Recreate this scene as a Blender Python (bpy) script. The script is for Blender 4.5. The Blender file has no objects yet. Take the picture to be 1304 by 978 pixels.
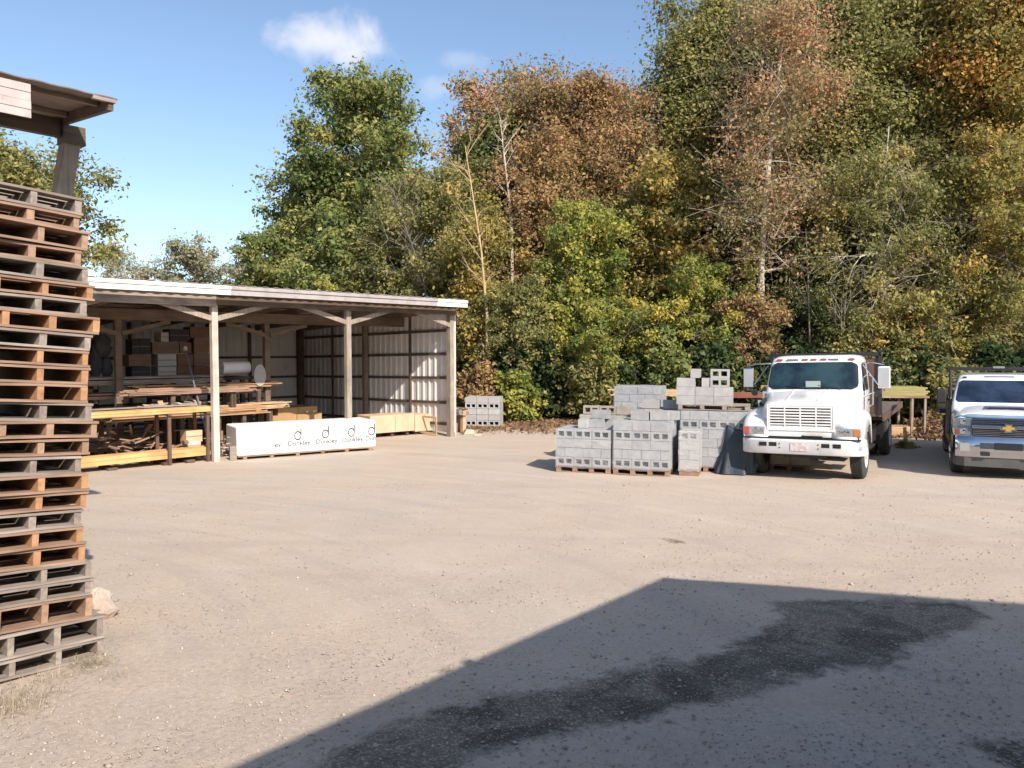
import bpy, math, random
import numpy as np
from mathutils import Vector, Matrix
R = math.radians
random.seed(7)
sc = bpy.context.scene
COL = sc.collection

# ------------------------------------------------------------------ camera model
F, CX, CY, HZ = 985.0, 652.0, 489.0, 445.0
EYE = 2.68
PITCH = math.atan((CY - HZ) / F)
cp, sp = math.cos(PITCH), math.sin(PITCH)

def ray(px, py):
    u, v = (px - CX) / F, (py - CY) / F
    return Vector((u, cp - v * sp, -sp - v * cp))

def at(px, py, Y):
    d = ray(px, py)
    t = Y / d.y
    return Vector((d.x * t, Y, EYE + d.z * t))

def sstep(a, b, x):
    t = min(1.0, max(0.0, (x - a) / (b - a)))
    return t * t * (3 - 2 * t)

def ground(x, y):
    yy = max(y, -2.0)
    s = 17.5 - yy
    base = 0.024 * (0.5 * (s + math.sqrt(s * s + 2.0)))
    lat = 0.5 * ((x - 5.2) + math.sqrt((x - 5.2) ** 2 + 0.3))
    lat = 0.016 * min(lat, 9) * sstep(6, 14, y)
    return base - 0.02 + lat

def hit(px, py):
    d = ray(px, py)
    t = 2.0
    for _ in range(400):
        p = Vector((d.x * t, d.y * t, EYE + d.z * t))
        g = ground(p.x, p.y)
        e = p.z - g
        if abs(e) < 1e-4:
            break
        t += e / max(0.02, -d.z) * 0.6
    p.z = ground(p.x, p.y)
    return p

# ------------------------------------------------------------------ object helpers
def tag(o, label=None, cat=None, group=None, kind=None):
    if label: o['label'] = label
    if cat: o['category'] = cat
    if group: o['group'] = group
    if kind: o['kind'] = kind
    return o

def empty(name, loc=(0, 0, 0), rz=0.0, label=None, cat=None, group=None):
    o = bpy.data.objects.new(name, None)
    COL.objects.link(o)
    o.location = loc
    o.rotation_euler = (0, 0, rz)
    o.empty_display_size = 0.2
    return tag(o, label, cat, group)

def copy_tree(o, parent=None):
    c = o.copy()
    COL.objects.link(c)
    c.parent = parent
    for ch in [x for x in o.children]:
        copy_tree(ch, c)
    return c

class MB:
    def __init__(self):
        self.v, self.f, self.m = [], [], []
    def add(self, vs, fs, mi=0):
        b = len(self.v)
        self.v += [tuple(p) for p in vs]
        self.f += [tuple(i + b for i in f) for f in fs]
        self.m += [mi] * len(fs)
        return self
    def box(self, x0, x1, y0, y1, z0, z1, mi=0, M=None):
        vs = [Vector(p) for p in ((x0,y0,z0),(x1,y0,z0),(x1,y1,z0),(x0,y1,z0),(x0,y0,z1),(x1,y0,z1),(x1,y1,z1),(x0,y1,z1))]
        if M is not None: vs = [M @ p for p in vs]
        return self.add(vs, [(0,3,2,1),(4,5,6,7),(0,1,5,4),(1,2,6,5),(2,3,7,6),(3,0,4,7)], mi)
    def beam(self, a, b, w, h, mi=0, up=(0, 0, 1)):
        a, b = Vector(a), Vector(b)
        d = (b - a)
        L = d.length
        d = d / L
        up = Vector(up)
        s = d.cross(up)
        if s.length < 1e-4: s = d.cross(Vector((0, 1, 0)))
        s.normalize()
        u = s.cross(d)
        vs = []
        for q in (a, b):
            for (i, j) in ((-1,-1),(1,-1),(1,1),(-1,1)):
                vs.append(q + s * (i * w / 2) + u * (j * h / 2))
        return self.add(vs, [(0,3,2,1),(4,5,6,7),(0,1,5,4),(1,2,6,5),(2,3,7,6),(3,0,4,7)], mi)
    def tube(self, pts, rad, n=8, mi=0, cap=True):
        pts = [Vector(p) for p in pts]
        if not hasattr(rad, '__len__'): rad = [rad] * len(pts)
        rings = []
        prev = None
        for i, p in enumerate(pts):
            d = (pts[min(i + 1, len(pts) - 1)] - pts[max(i - 1, 0)])
            d.normalize()
            if prev is None:
                s = d.cross(Vector((0, 0, 1)))
                if s.length < 0.05: s = d.cross(Vector((1, 0, 0)))
            else:
                s = prev - d * prev.dot(d)
            s.normalize(); prev = s
            t = d.cross(s)
            rings.append([p + (s * math.cos(2*math.pi*k/n) + t * math.sin(2*math.pi*k/n)) * rad[i] for k in range(n)])
        vs = [q for r in rings for q in r]
        fs = []
        for i in range(len(pts) - 1):
            for k in range(n):
                a, b = i*n + k, i*n + (k+1) % n
                fs.append((a, b, b + n, a + n))
        if cap:
            fs.append(tuple(reversed(range(n))))
            fs.append(tuple(range((len(pts)-1)*n, len(pts)*n)))
        return self.add(vs, fs, mi)
    def loft(self, rings, mi=0, closed=True, cap0=True, cap1=True):
        n = len(rings[0])
        vs = [q for r in rings for q in r]
        fs = []
        for i in range(len(rings) - 1):
            for k in range(n if closed else n - 1):
                a, b = i*n + k, i*n + (k+1) % n
                fs.append((a, b, b + n, a + n))
        if cap0: fs.append(tuple(reversed(range(n))))
        if cap1: fs.append(tuple(range((len(rings)-1)*n, len(rings)*n)))
        return self.add(vs, fs, mi)
    def lathe(self, prof, axis='x', n=32, c=(0, 0, 0), mi=0):
        # prof: (offset along the axis, radius)
        rings = []
        for k in range(n):
            a = 2 * math.pi * k / n
            r_ = []
            for (o, r) in prof:
                if axis == 'x': r_.append((c[0]+o, c[1]+r*math.cos(a), c[2]+r*math.sin(a)))
                elif axis == 'y': r_.append((c[0]+r*math.cos(a), c[1]+o, c[2]+r*math.sin(a)))
                else: r_.append((c[0]+r*math.cos(a), c[1]+r*math.sin(a), c[2]+o))
            rings.append(r_)
        m = len(prof)
        vs = [q for r_ in rings for q in r_]
        fs = []
        for k in range(n):
            k2 = (k + 1) % n
            for i in range(m - 1):
                fs.append((k*m+i, k2*m+i, k2*m+i+1, k*m+i+1))
        return self.add(vs, fs, mi)
    def prism(self, pts, y0, y1, mi=0):
        # polygon in x,z extruded from y0 to y1
        n = len(pts)
        vs = [(x, y0, z) for x, z in pts] + [(x, y1, z) for x, z in pts]
        fs = [tuple(range(n)), tuple(reversed(range(n, 2*n)))]
        for k in range(n):
            fs.append((k, k + n, (k+1) % n + n, (k+1) % n))
        return self.add(vs, fs, mi)
    def build(self, name, mats, parent=None, smooth=False, bevel=0.0, seg=1, angle=35, recalc=True):
        me = bpy.data.meshes.new(name)
        me.from_pydata([tuple(p) for p in self.v], [], self.f)
        if not isinstance(mats, (list, tuple)): mats = [mats]
        for m in mats: me.materials.append(m)
        if len(mats) > 1: me.polygons.foreach_set('material_index', self.m)
        if recalc:
            import bmesh
            bm = bmesh.new(); bm.from_mesh(me)
            bmesh.ops.recalc_face_normals(bm, faces=bm.faces)
            bm.to_mesh(me); bm.free()
        if smooth:
            me.polygons.foreach_set('use_smooth', [True] * len(me.polygons))
            try: me.set_sharp_from_angle(angle=R(angle))
            except Exception: pass
        o = bpy.data.objects.new(name, me)
        COL.objects.link(o)
        o.parent = parent
        if bevel > 0:
            b = o.modifiers.new('bevel', 'BEVEL')
            b.width = bevel; b.segments = seg; b.limit_method = 'ANGLE'; b.angle_limit = R(40)
        return o

# ------------------------------------------------------------------ materials
MATS = {}
def newmat(name):
    m = bpy.data.materials.new(name)
    m.use_nodes = True
    nt = m.node_tree
    b = nt.nodes['Principled BSDF']
    return m, nt, b

def N(nt, t, **kw):
    n = nt.nodes.new(t)
    for k, v in kw.items():
        if k in n.inputs.keys() if hasattr(n.inputs, 'keys') else False:
            n.inputs[k].default_value = v
        else:
            setattr(n, k, v)
    return n

def ramp(nt, fac, stops):
    r = nt.nodes.new('ShaderNodeValToRGB')
    el = r.color_ramp.elements
    while len(el) < len(stops): el.new(0.5)
    for e, (p, c) in zip(el, stops):
        e.position = p
        e.color = (c[0], c[1], c[2], 1) if hasattr(c, '__len__') else (c, c, c, 1)
    nt.links.new(fac, r.inputs[0])
    return r.outputs[0]

def noise(nt, scale, detail=4, rough=0.55, vec=None, dist=0.0):
    n = nt.nodes.new('ShaderNodeTexNoise')
    n.inputs['Scale'].default_value = scale
    n.inputs['Detail'].default_value = detail
    n.inputs['Roughness'].default_value = rough
    n.inputs['Distortion'].default_value = dist
    if vec is not None: nt.links.new(vec, n.inputs['Vector'])
    return n.outputs['Fac']

def objvec(nt, scale=(1, 1, 1), rnd=True):
    tc = nt.nodes.new('ShaderNodeTexCoord')
    mp = nt.nodes.new('ShaderNodeMapping')
    mp.inputs['Scale'].default_value = scale
    nt.links.new(tc.outputs['Object'], mp.inputs['Vector'])
    if rnd:
        oi = nt.nodes.new('ShaderNodeObjectInfo')
        ml = nt.nodes.new('ShaderNodeMath'); ml.operation = 'MULTIPLY'; ml.inputs[1].default_value = 57.0
        nt.links.new(oi.outputs['Random'], ml.inputs[0])
        cb = nt.nodes.new('ShaderNodeCombineXYZ')
        for i in range(3): nt.links.new(ml.outputs[0], cb.inputs[i])
        nt.links.new(cb.outputs[0], mp.inputs['Location'])
    return mp.outputs[0]

def mixc(nt, fac, a, b, mode='MIX'):
    m = nt.nodes.new('ShaderNodeMix'); m.data_type = 'RGBA'; m.blend_type = mode
    for s, val in ((0, fac), (6, a), (7, b)):
        if hasattr(val, 'is_linked') or isinstance(val, bpy.types.NodeSocket): nt.links.new(val, m.inputs[s])
        elif hasattr(val, '__len__'): m.inputs[s].default_value = (val[0], val[1], val[2], 1)
        else: m.inputs[s].default_value = val
    return m.outputs[2]

def bump(nt, b, h, strength=0.3, dist=0.01):
    bp = nt.nodes.new('ShaderNodeBump')
    bp.inputs['Strength'].default_value = strength
    bp.inputs['Distance'].default_value = dist
    nt.links.new(h, bp.inputs['Height'])
    nt.links.new(bp.outputs[0], b.inputs['Normal'])

VARY = set()
def surf(name, c1, c2=None, rough=0.6, scale=3.0, metal=0.0, bmp=0.15, bdist=0.005, stretch=(1, 1, 1), coat=0.0, lo=0.35, hi=0.65, dirt=None, dscale=1.2, dlo=0.5, dhi=0.75, spec=0.5):
    if name in MATS: return MATS[name]
    m, nt, b = newmat(name)
    v = objvec(nt, stretch)
    c2 = c2 or tuple(x * 0.8 for x in c1)
    f = noise(nt, scale, 6, 0.6, v)
    col = ramp(nt, f, [(lo, c1), (hi, c2)])
    if dirt:
        f2 = noise(nt, dscale, 5, 0.65, v)
        col = mixc(nt, ramp(nt, f2, [(dlo, 0.0), (dhi, 1.0)]), col, dirt)
    if 'block' in name:
        oi = nt.nodes.new('ShaderNodeObjectInfo')
        col = mixc(nt, 1.0, col, ramp(nt, oi.outputs['Random'], [(0, (.89, .89, .90)), (.5, (1, 1, 1)), (1, (1.08, 1.08, 1.06))]), 'MULTIPLY')
    nt.links.new(col, b.inputs['Base Color'])
    b.inputs['Roughness'].default_value = rough
    b.inputs['Metallic'].default_value = metal
    b.inputs['Specular IOR Level'].default_value = spec
    if coat: b.inputs['Coat Weight'].default_value = coat
    if bmp: bump(nt, b, noise(nt, scale * 6, 5, 0.6, v), bmp, bdist)
    MATS[name] = m
    return m

def wood(name, c1, c2, c3, axis=0, rough=0.8, sc_=1.0):
    st = [9 * sc_] * 3
    st[axis] = 0.8 * sc_
    if name in MATS: return MATS[name]
    m, nt, b = newmat(name)
    v = objvec(nt, tuple(st))
    f = noise(nt, 2.2, 8, 0.7, v, 0.4)
    col = ramp(nt, f, [(0.3, c1), (0.5, c2), (0.72, c3)])
    v2 = objvec(nt, (1, 1, 1))
    f2 = noise(nt, 2.0, 3, 0.6, v2)
    col = mixc(nt, ramp(nt, f2, [(0.4, 0.0), (0.75, 0.55)]), col, tuple(x * 0.45 for x in c1))
    nt.links.new(col, b.inputs['Base Color'])
    b.inputs['Roughness'].default_value = rough
    b.inputs['Specular IOR Level'].default_value = 0.25
    bump(nt, b, f, 0.4, 0.004)
    MATS[name] = m
    return m

def plain(name, c, rough=0.5, metal=0.0, coat=0.0, spec=0.5, emit=None):
    if name in MATS: return MATS[name]
    m, nt, b = newmat(name)
    b.inputs['Base Color'].default_value = (*c, 1)
    b.inputs['Roughness'].default_value = rough
    b.inputs['Metallic'].default_value = metal
    b.inputs['Coat Weight'].default_value = coat
    b.inputs['Specular IOR Level'].default_value = spec
    MATS[name] = m
    return m

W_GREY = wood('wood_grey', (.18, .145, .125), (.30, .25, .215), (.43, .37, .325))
W_GREYY = wood('wood_grey_y', (.18, .145, .125), (.30, .25, .215), (.43, .37, .325), axis=1)
W_ORG = wood('wood_orange', (.34, .19, .10), (.46, .27, .15), (.56, .36, .22))
W_ORGY = wood('wood_orange_y', (.33, .17, .085), (.45, .25, .13), (.54, .33, .19), axis=1)
W_BRN = wood('wood_brown', (.20, .125, .085), (.32, .205, .145), (.42, .29, .215))
W_BRNY = wood('wood_brown_y', (.24, .15, .10), (.36, .23, .16), (.45, .31, .22), axis=1)
W_YEL = wood('wood_yellow', (.52, .29, .11), (.62, .375, .16), (.70, .46, .23))
W_POST = wood('wood_post', (.20, .165, .13), (.30, .25, .20), (.40, .34, .28), axis=2)
W_POST_SUNLIT = wood('wood_post_sunlit', (.42, .36, .31), (.54, .47, .41), (.62, .55, .49), axis=2)  # strong sun on the left front post put into a paler wood
W_BEAM = wood('wood_beam', (.17, .125, .09), (.25, .19, .14), (.33, .27, .21))
W_MID = wood('wood_mid', (.11, .078, .055), (.17, .122, .09), (.24, .18, .14))
W_PINE = wood('wood_pine', (.42, .27, .15), (.55, .38, .23), (.66, .50, .33))
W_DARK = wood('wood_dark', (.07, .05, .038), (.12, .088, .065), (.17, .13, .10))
M_SHEET = surf('wall_sheet_metal', (.72, .70, .69), (.60, .58, .57), rough=.55, scale=1.4, metal=0, bmp=.05, dirt=(.25, .18, .14), dscale=.9, dlo=.6, dhi=.9)
M_ROOFS = surf('roof_sheet_metal', (.36, .33, .31), (.26, .22, .20), rough=.5, scale=2, bmp=.05, dirt=(.2, .11, .07), dscale=1.1)
M_TRIMW = surf('trim_white', (.78, .76, .73), (.68, .65, .61), rough=.45, scale=2, bmp=.03, dirt=(.45, .38, .34), dscale=3, dlo=.58, dhi=.8)
M_TRIMG = surf('trim_weathered', (.37, .34, .335), (.29, .265, .26), rough=.6, scale=3, bmp=.05, dirt=(.2, .15, .13), dscale=4, dlo=.55, dhi=.8)
M_CONC = surf('concrete_block', (.36, .365, .375), (.28, .285, .295), rough=.9, scale=6, bmp=.5, bdist=.004, spec=.2)
M_CONCL = surf('pale_concrete_block', (.40, .395, .39), (.33, .325, .32), rough=.9, scale=6, bmp=.5, bdist=.004, spec=.2)
M_CREAM = surf('cream_concrete_block', (.47, .41, .33), (.38, .33, .26), rough=.9, scale=5, bmp=.5, bdist=.004, spec=.2)
M_BRNB = surf('tan_concrete_block', (.40, .36, .31), (.30, .26, .22), rough=.9, scale=5, bmp=.5, bdist=.004, spec=.2)
M_PAINT = surf('white_truck_paint', (.80, .81, .82), (.74, .75, .76), rough=.28, scale=1.3, bmp=.0, coat=.5, dirt=(.44, .40, .34), dscale=1.6, dlo=.5, dhi=.82)
M_PAINT2 = surf('white_pickup_paint', (.78, .80, .83), (.72, .74, .77), rough=.2, scale=1.1, bmp=.0, coat=.7)
M_BLACK = surf('black_painted_steel', (.018, .018, .02), (.03, .028, .028), rough=.45, scale=3, bmp=.1)
M_RUBBER = surf('tyre_rubber', (.035, .034, .033), (.06, .056, .052), rough=.85, scale=4, bmp=.2, dirt=(.16, .13, .11), dscale=2.2, dlo=.5, dhi=.8)
M_CHROME = surf('chrome', (.56, .58, .62), (.46, .48, .52), rough=.14, metal=1.0, scale=2, bmp=0)
M_STEEL = surf('brushed_steel', (.5, .5, .5), (.4, .4, .4), rough=.35, metal=1.0, scale=4, bmp=.05)
M_RIM = surf('white_steel_rim', (.66, .66, .65), (.5, .49, .47), rough=.5, scale=4, bmp=.05, dirt=(.25, .2, .16), dscale=3)
M_RUST = surf('rusty_steel', (.12, .075, .058), (.075, .05, .042), rough=.8, scale=4, bmp=.3, dirt=(.2, .09, .05), dscale=2)
M_AMBER = plain('amber_lens', (.50, .19, .07), .25, coat=.5)
M_REDL = plain('red_lens', (.40, .09, .06), .3, coat=.5)
M_LENS = plain('clear_lens', (.42, .44, .45), .12, metal=.5, coat=1)
M_GLASS = surf('teal_reflection_glass', (.022, .05, .056), (.005, .012, .015), rough=.06, scale=1.7, bmp=0, coat=1, lo=.4, hi=.6, stretch=(1, .4, 1))  # teal of reflected trees and mottled interior view put into the colour
M_GLASSP = surf('pickup_windshield', (.022, .036, .065), (.006, .010, .02), rough=.05, scale=2.2, bmp=0, coat=1, lo=.4, hi=.6)
M_SLOT = plain('dark_slot', (.01, .01, .012), .7)
M_INK = plain('printed_ink', (.05, .052, .056), .7)
M_GOLD = plain('gold_emblem', (.75, .5, .12), .3, metal=.6)
M_WRAPW = surf('white_lumber_wrap', (.86, .86, .85), (.80, .80, .79), rough=.45, scale=2.5, bmp=.25, bdist=.02, dirt=(.62, .55, .5), dscale=2, dlo=.62, dhi=.85)
M_KRAFT = surf('kraft_wrap', (.62, .42, .29), (.53, .35, .23), rough=.7, scale=3, bmp=.2, bdist=.01)
M_CARD = surf('cardboard', (.22, .14, .095), (.17, .11, .075), rough=.85, scale=4, bmp=.1)
M_CARDR = surf('red_brown_carton', (.20, .10, .07), (.15, .08, .055), rough=.85, scale=4, bmp=.1)
M_CARDW = surf('pale_carton', (.50, .47, .43), (.42, .39, .36), rough=.85, scale=4, bmp=.1)
M_CARDK = surf('dark_carton', (.045, .04, .042), (.03, .028, .028), rough=.8, scale=4, bmp=.1)
M_TARP = surf('blue_tarp', (.026, .042, .062), (.014, .024, .038), rough=.5, scale=3, bmp=.4, bdist=.02)
M_PAPER = surf('white_paper_roll', (.75, .74, .72), (.68, .67, .65), rough=.7, scale=3, bmp=.05)
M_MDF = surf('fibreboard', (.40, .25, .12), (.35, .21, .10), rough=.8, scale=8, bmp=.05)
M_TREAT = surf('treated_lumber', (.34, .30, .12), (.25, .22, .085), rough=.8, scale=5, bmp=.2, stretch=(.3, 3, 3))
M_REDP = surf('red_oxide_steel', (.22, .07, .045), (.15, .05, .035), rough=.7, scale=3, bmp=.1)
M_ROCK = surf('pale_rock', (.48, .39, .33), (.34, .27, .22), rough=.95, scale=5, bmp=.8, bdist=.02)
M_BARK = surf('grey_bark', (.23, .20, .165), (.13, .11, .09), rough=.95, scale=7, bmp=.8, bdist=.02, stretch=(1, 1, .3))
M_BARKP = surf('pale_bark', (.52, .46, .38), (.36, .31, .26), rough=.95, scale=6, bmp=.6, bdist=.01, stretch=(1, 1, .3))
M_BARKY = surf('yellow_lit_bark', (.50, .37, .20), (.36, .27, .15), rough=.95, scale=6, bmp=.5, bdist=.01, stretch=(1, 1, .3))
M_BARKD = surf('dark_bark', (.10, .085, .07), (.06, .05, .042), rough=.95, scale=7, bmp=.8, bdist=.02, stretch=(1, 1, .3))

def film(name='stretch_film', a=.30, c=(.62, .64, .67)):
    m, nt, b = newmat(name)
    b.inputs['Base Color'].default_value = (*c, 1)
    b.inputs['Roughness'].default_value = .28
    v = objvec(nt, (1, .3, 2.0))
    f = noise(nt, 3, 6, .65, v, 1.2)
    bump(nt, b, f, .6, .03)
    tr = nt.nodes.new('ShaderNodeBsdfTransparent')
    mx = nt.nodes.new('ShaderNodeMixShader')
    fac = ramp(nt, f, [(.35, a * .6), (.55, a), (.72, min(.95, a * 2.2))])
    nt.links.new(fac, mx.inputs[0]); nt.links.new(tr.outputs[0], mx.inputs[1]); nt.links.new(b.outputs[0], mx.inputs[2])
    nt.links.new(mx.outputs[0], nt.nodes['Material Output'].inputs[0])
    MATS[name] = m
    return m
M_FILM = film(a=.17)
M_FILMW = film('milky_stretch_film', .40, (.60, .60, .61))

def leafmat(name, stops, trans=.42):
    m, nt, b = newmat('leaf_' + name)
    at_ = nt.nodes.new('ShaderNodeAttribute'); at_.attribute_name = 'tone'
    col = ramp(nt, at_.outputs['Fac'], stops)
    nt.links.new(col, b.inputs['Base Color'])
    b.inputs['Roughness'].default_value = .62
    b.inputs['Specular IOR Level'].default_value = .25
    t = nt.nodes.new('ShaderNodeBsdfTranslucent')
    nt.links.new(col, t.inputs[0])
    mx = nt.nodes.new('ShaderNodeMixShader'); mx.inputs[0].default_value = trans
    nt.links.new(b.outputs[0], mx.inputs[1]); nt.links.new(t.outputs[0], mx.inputs[2])
    nt.links.new(mx.outputs[0], nt.nodes['Material Output'].inputs[0])
    return m
L = {
 'green': leafmat('green', [(0, (.10, .14, .045)), (.4, (.18, .22, .075)), (.75, (.30, .31, .10)), (1, (.46, .40, .14))]),
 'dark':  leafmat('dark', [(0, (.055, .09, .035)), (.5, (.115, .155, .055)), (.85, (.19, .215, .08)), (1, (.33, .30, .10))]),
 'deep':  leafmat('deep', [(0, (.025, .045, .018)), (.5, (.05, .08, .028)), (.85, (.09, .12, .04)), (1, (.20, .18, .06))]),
 'olive': leafmat('olive', [(0, (.15, .165, .06)), (.4, (.26, .26, .095)), (.75, (.38, .34, .125)), (1, (.50, .37, .14))]),
 'gold':  leafmat('gold', [(0, (.17, .17, .055)), (.4, (.30, .275, .085)), (.7, (.44, .345, .11)), (1, (.58, .39, .11))]),
 'yelgr': leafmat('yelgr', [(0, (.14, .18, .045)), (.4, (.25, .285, .07)), (.75, (.42, .39, .09)), (1, (.60, .45, .09))]),
 'rust':  leafmat('rust', [(0, (.20, .165, .07)), (.35, (.33, .225, .11)), (.75, (.46, .28, .145)), (1, (.49, .37, .14))]),
 'orange': leafmat('orange', [(0, (.20, .20, .07)), (.4, (.34, .29, .09)), (.75, (.56, .35, .10)), (1, (.66, .30, .10))]),
 'tan':   leafmat('tan', [(0, (.20, .21, .09)), (.4, (.38, .29, .15)), (.75, (.56, .34, .19)), (1, (.62, .28, .18))]),
 'greyg': leafmat('greyg', [(0, (.24, .26, .17)), (.5, (.36, .345, .23)), (1, (.50, .42, .29))]),  # pale grey green; haze over the far trees is put into the colour
 'dry':   leafmat('dry', [(0, (.17, .105, .06)), (.5, (.28, .17, .10)), (1, (.40, .26, .15))]),
}
M_STRAW = surf('straw', (.42, .34, .24), (.30, .245, .17), rough=.9, scale=3, bmp=0)

# ------------------------------------------------------------------ numpy foliage
def quads_object(name, V, tone, mat, parent=None):
    n = len(V) // 4
    me = bpy.data.meshes.new(name)
    me.vertices.add(n * 4)
    me.vertices.foreach_set('co', V.astype(np.float32).ravel())
    me.loops.add(n * 4)
    me.loops.foreach_set('vertex_index', np.arange(n * 4, dtype=np.int32))
    me.polygons.add(n)
    me.polygons.foreach_set('loop_start', np.arange(0, n * 4, 4, dtype=np.int32))
    a = me.attributes.new('tone', 'FLOAT', 'FACE')
    a.data.foreach_set('value', np.clip(tone, 0, 1).astype(np.float32))
    me.update()
    me.materials.append(mat)
    o = bpy.data.objects.new(name, me)
    COL.objects.link(o)
    o.parent = parent
    return o

def leaf_quads(P, rng, size, out=None, droop=0.0):
    n = len(P)
    nr = rng.normal(size=(n, 3))
    nr[:, 2] += .7
    nr[:, 1] -= .25
    if out is not None: nr += out * .9
    nr /= np.linalg.norm(nr, axis=1)[:, None] + 1e-9
    t = rng.normal(size=(n, 3))
    t[:, 2] -= droop
    t -= nr * (t * nr).sum(1)[:, None]
    t /= np.linalg.norm(t, axis=1)[:, None] + 1e-9
    b = np.cross(nr, t)
    s = size * np.clip(rng.lognormal(-.08, .34, size=(n, 1)), .4, 2.0)
    l, w = t * s, b * s * .55
    V = np.empty((n, 4, 3))
    V[:, 0] = P - l; V[:, 1] = P + w + nr * s * .12; V[:, 2] = P + l; V[:, 3] = P - w + nr * s * .12
    return V.reshape(-1, 3)

def crown_points(clumps, per, rng, flat=.8, rag=.42):
    C = np.array([c[:3] for c in clumps]); Rr = np.array([c[3] for c in clumps])
    n = len(C) * per
    idx = np.repeat(np.arange(len(C)), per)
    w = rng.uniform(.5, 1.5, len(C))
    idx = rng.choice(len(C), n, p=w / w.sum())
    d = rng.normal(size=(n, 3)); d /= np.linalg.norm(d, axis=1)[:, None]
    r = rng.uniform(.12, 1, n) ** .5 * (1 + rng.normal(size=n) * rag)
    off = d * (r * Rr[idx])[:, None]
    off[:, 2] *= flat
    tone = rng.normal(.0, .2, len(C))[idx] + rng.normal(.46, .2, n)
    return C[idx] + off, d, tone

def make_tree(name, label, px, Y, top, wpx, leaf, cat='tree', f0=.3, dens=1.0, lsize=.13, bark=None, seed=0, trunk_r=None,
              nl=26, csz=.085, droop=0.0, sparse=1.0, lean=0.0, group='trees at the edge of the yard', prof=1.0, barepart=.0, x=None, twigs=0):
    rng = np.random.default_rng(seed + 11)
    rd = random.Random(seed)
    lsize *= .70 * (.85 if Y < 33 else 1.0); twigs = max(1, twigs) if Y < 55 else twigs
    X = (px - CX) / F * Y if x is None else x
    g = ground(X, Y) - .05
    h = EYE + (HZ - top) * Y / F - g
    Rw = wpx / F * Y / 2
    root = empty(name, (X, Y, g), 0, label, cat, group)
    tr = trunk_r or (.035 + h * .0105)
    tb = MB()
    # trunk
    pts, rad = [], []
    ax, ay = rd.uniform(-.02, .02) * h + lean, rd.uniform(-.02, .02) * h
    K = 9
    def tp(f):
        return Vector((ax * f * f + .012 * h * math.sin(f * 5 + seed), ay * f * f + .01 * h * math.sin(f * 4 + seed * 2), h * f))
    for i in range(K):
        f = i / (K - 1) * .94
        pts.append(tp(f)); rad.append(tr * (1 - .9 * f) * (1.35 if i == 0 else 1))
    tb.tube(pts, rad, 8)
    clumps = []
    cr = max(.35, h * csz * .62)
    for i in range(nl):
        f = f0 + (1 - f0) * ((i + rd.random()) / nl) * .97
        u = (f - f0) / (1 - f0)
        prf = math.sin(math.pi * (max(.02, min(1, u * .86 + .12))) ** prof) ** .7
        ln = Rw * prf * rd.uniform(.65, 1.08)
        az = i * 2.4 + rd.uniform(-.5, .5)
        el = rd.uniform(.15, .9) if droop < .5 else rd.uniform(-.1, .6)
        s = tp(f * .9)
        p = [s]
        for k in range(1, 5):
            q = k / 4
            r_ = ln * q
            zz = math.tan(el) * r_ * (1 - .45 * q) - droop * ln * q * q * .9
            p.append(s + Vector((math.cos(az + .25 * math.sin(q * 3 + i)) * r_, math.sin(az) * r_, min(zz, ln * .9))))
        r0 = tr * (1 - .85 * f) * .55
        tb.tube(p, [r0, r0 * .75, r0 * .5, r0 * .33, r0 * .15], 5, cap=False)
        for k in range(1, 5):
            for _ in range(2):
                if rd.random() < .2: continue
                o_ = Vector((rd.gauss(0, 1), rd.gauss(0, 1), rd.gauss(0.15, .7))) * (cr * .95 + ln * .12)
                e = p[k] + o_
                if e.z > h - .25: e.z = h - .25 - rd.random() * .6
                rq = math.hypot(e.x - s.x, e.y - s.y)
                if rq > Rw * 1.05: e.x, e.y = s.x + (e.x - s.x) * Rw * 1.05 / rq, s.y + (e.y - s.y) * Rw * 1.05 / rq
                mid = (p[k] + e) / 2 + Vector((0, 0, .1))
                tb.tube([p[k], mid, e], [r0 * .3, r0 * .2, r0 * .06 + .003], 4, cap=False)
                for _t in range(twigs):
                    e2 = e + Vector((rd.gauss(0, 1), rd.gauss(0, 1), rd.gauss(.3 - droop, 1))) * cr * 1.1
                    if e2.z > h: e2.z = h - rd.random() * .4
                    tb.tube([mid, (mid + e2) / 2 + Vector((0, 0, .08)), e2], [r0 * .16, r0 * .1, .003], 3, cap=False)
                if rd.random() > barepart and e.z > .25:
                    clumps.append((e.x, e.y, e.z, cr * rd.uniform(.65, 1.3)))
    tb.build('trunk', bark or M_BARK, root, smooth=True, recalc=False)
    if clumps:
        area = len(clumps) * cr * cr
        per = int(max(12, 330 * dens * cr * cr / (lsize / .13) ** 2))
        P, d, tone = crown_points(clumps, per, rng)
        ok = P[:, 2] > .02
        P, d, tone = P[ok], d[ok], tone[ok]
        lv = leaf if isinstance(leaf, str) else leaf[0]
        quads_object('crown', leaf_quads(P, rng, lsize, d, droop), tone, L[lv], root)
    return root

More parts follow.
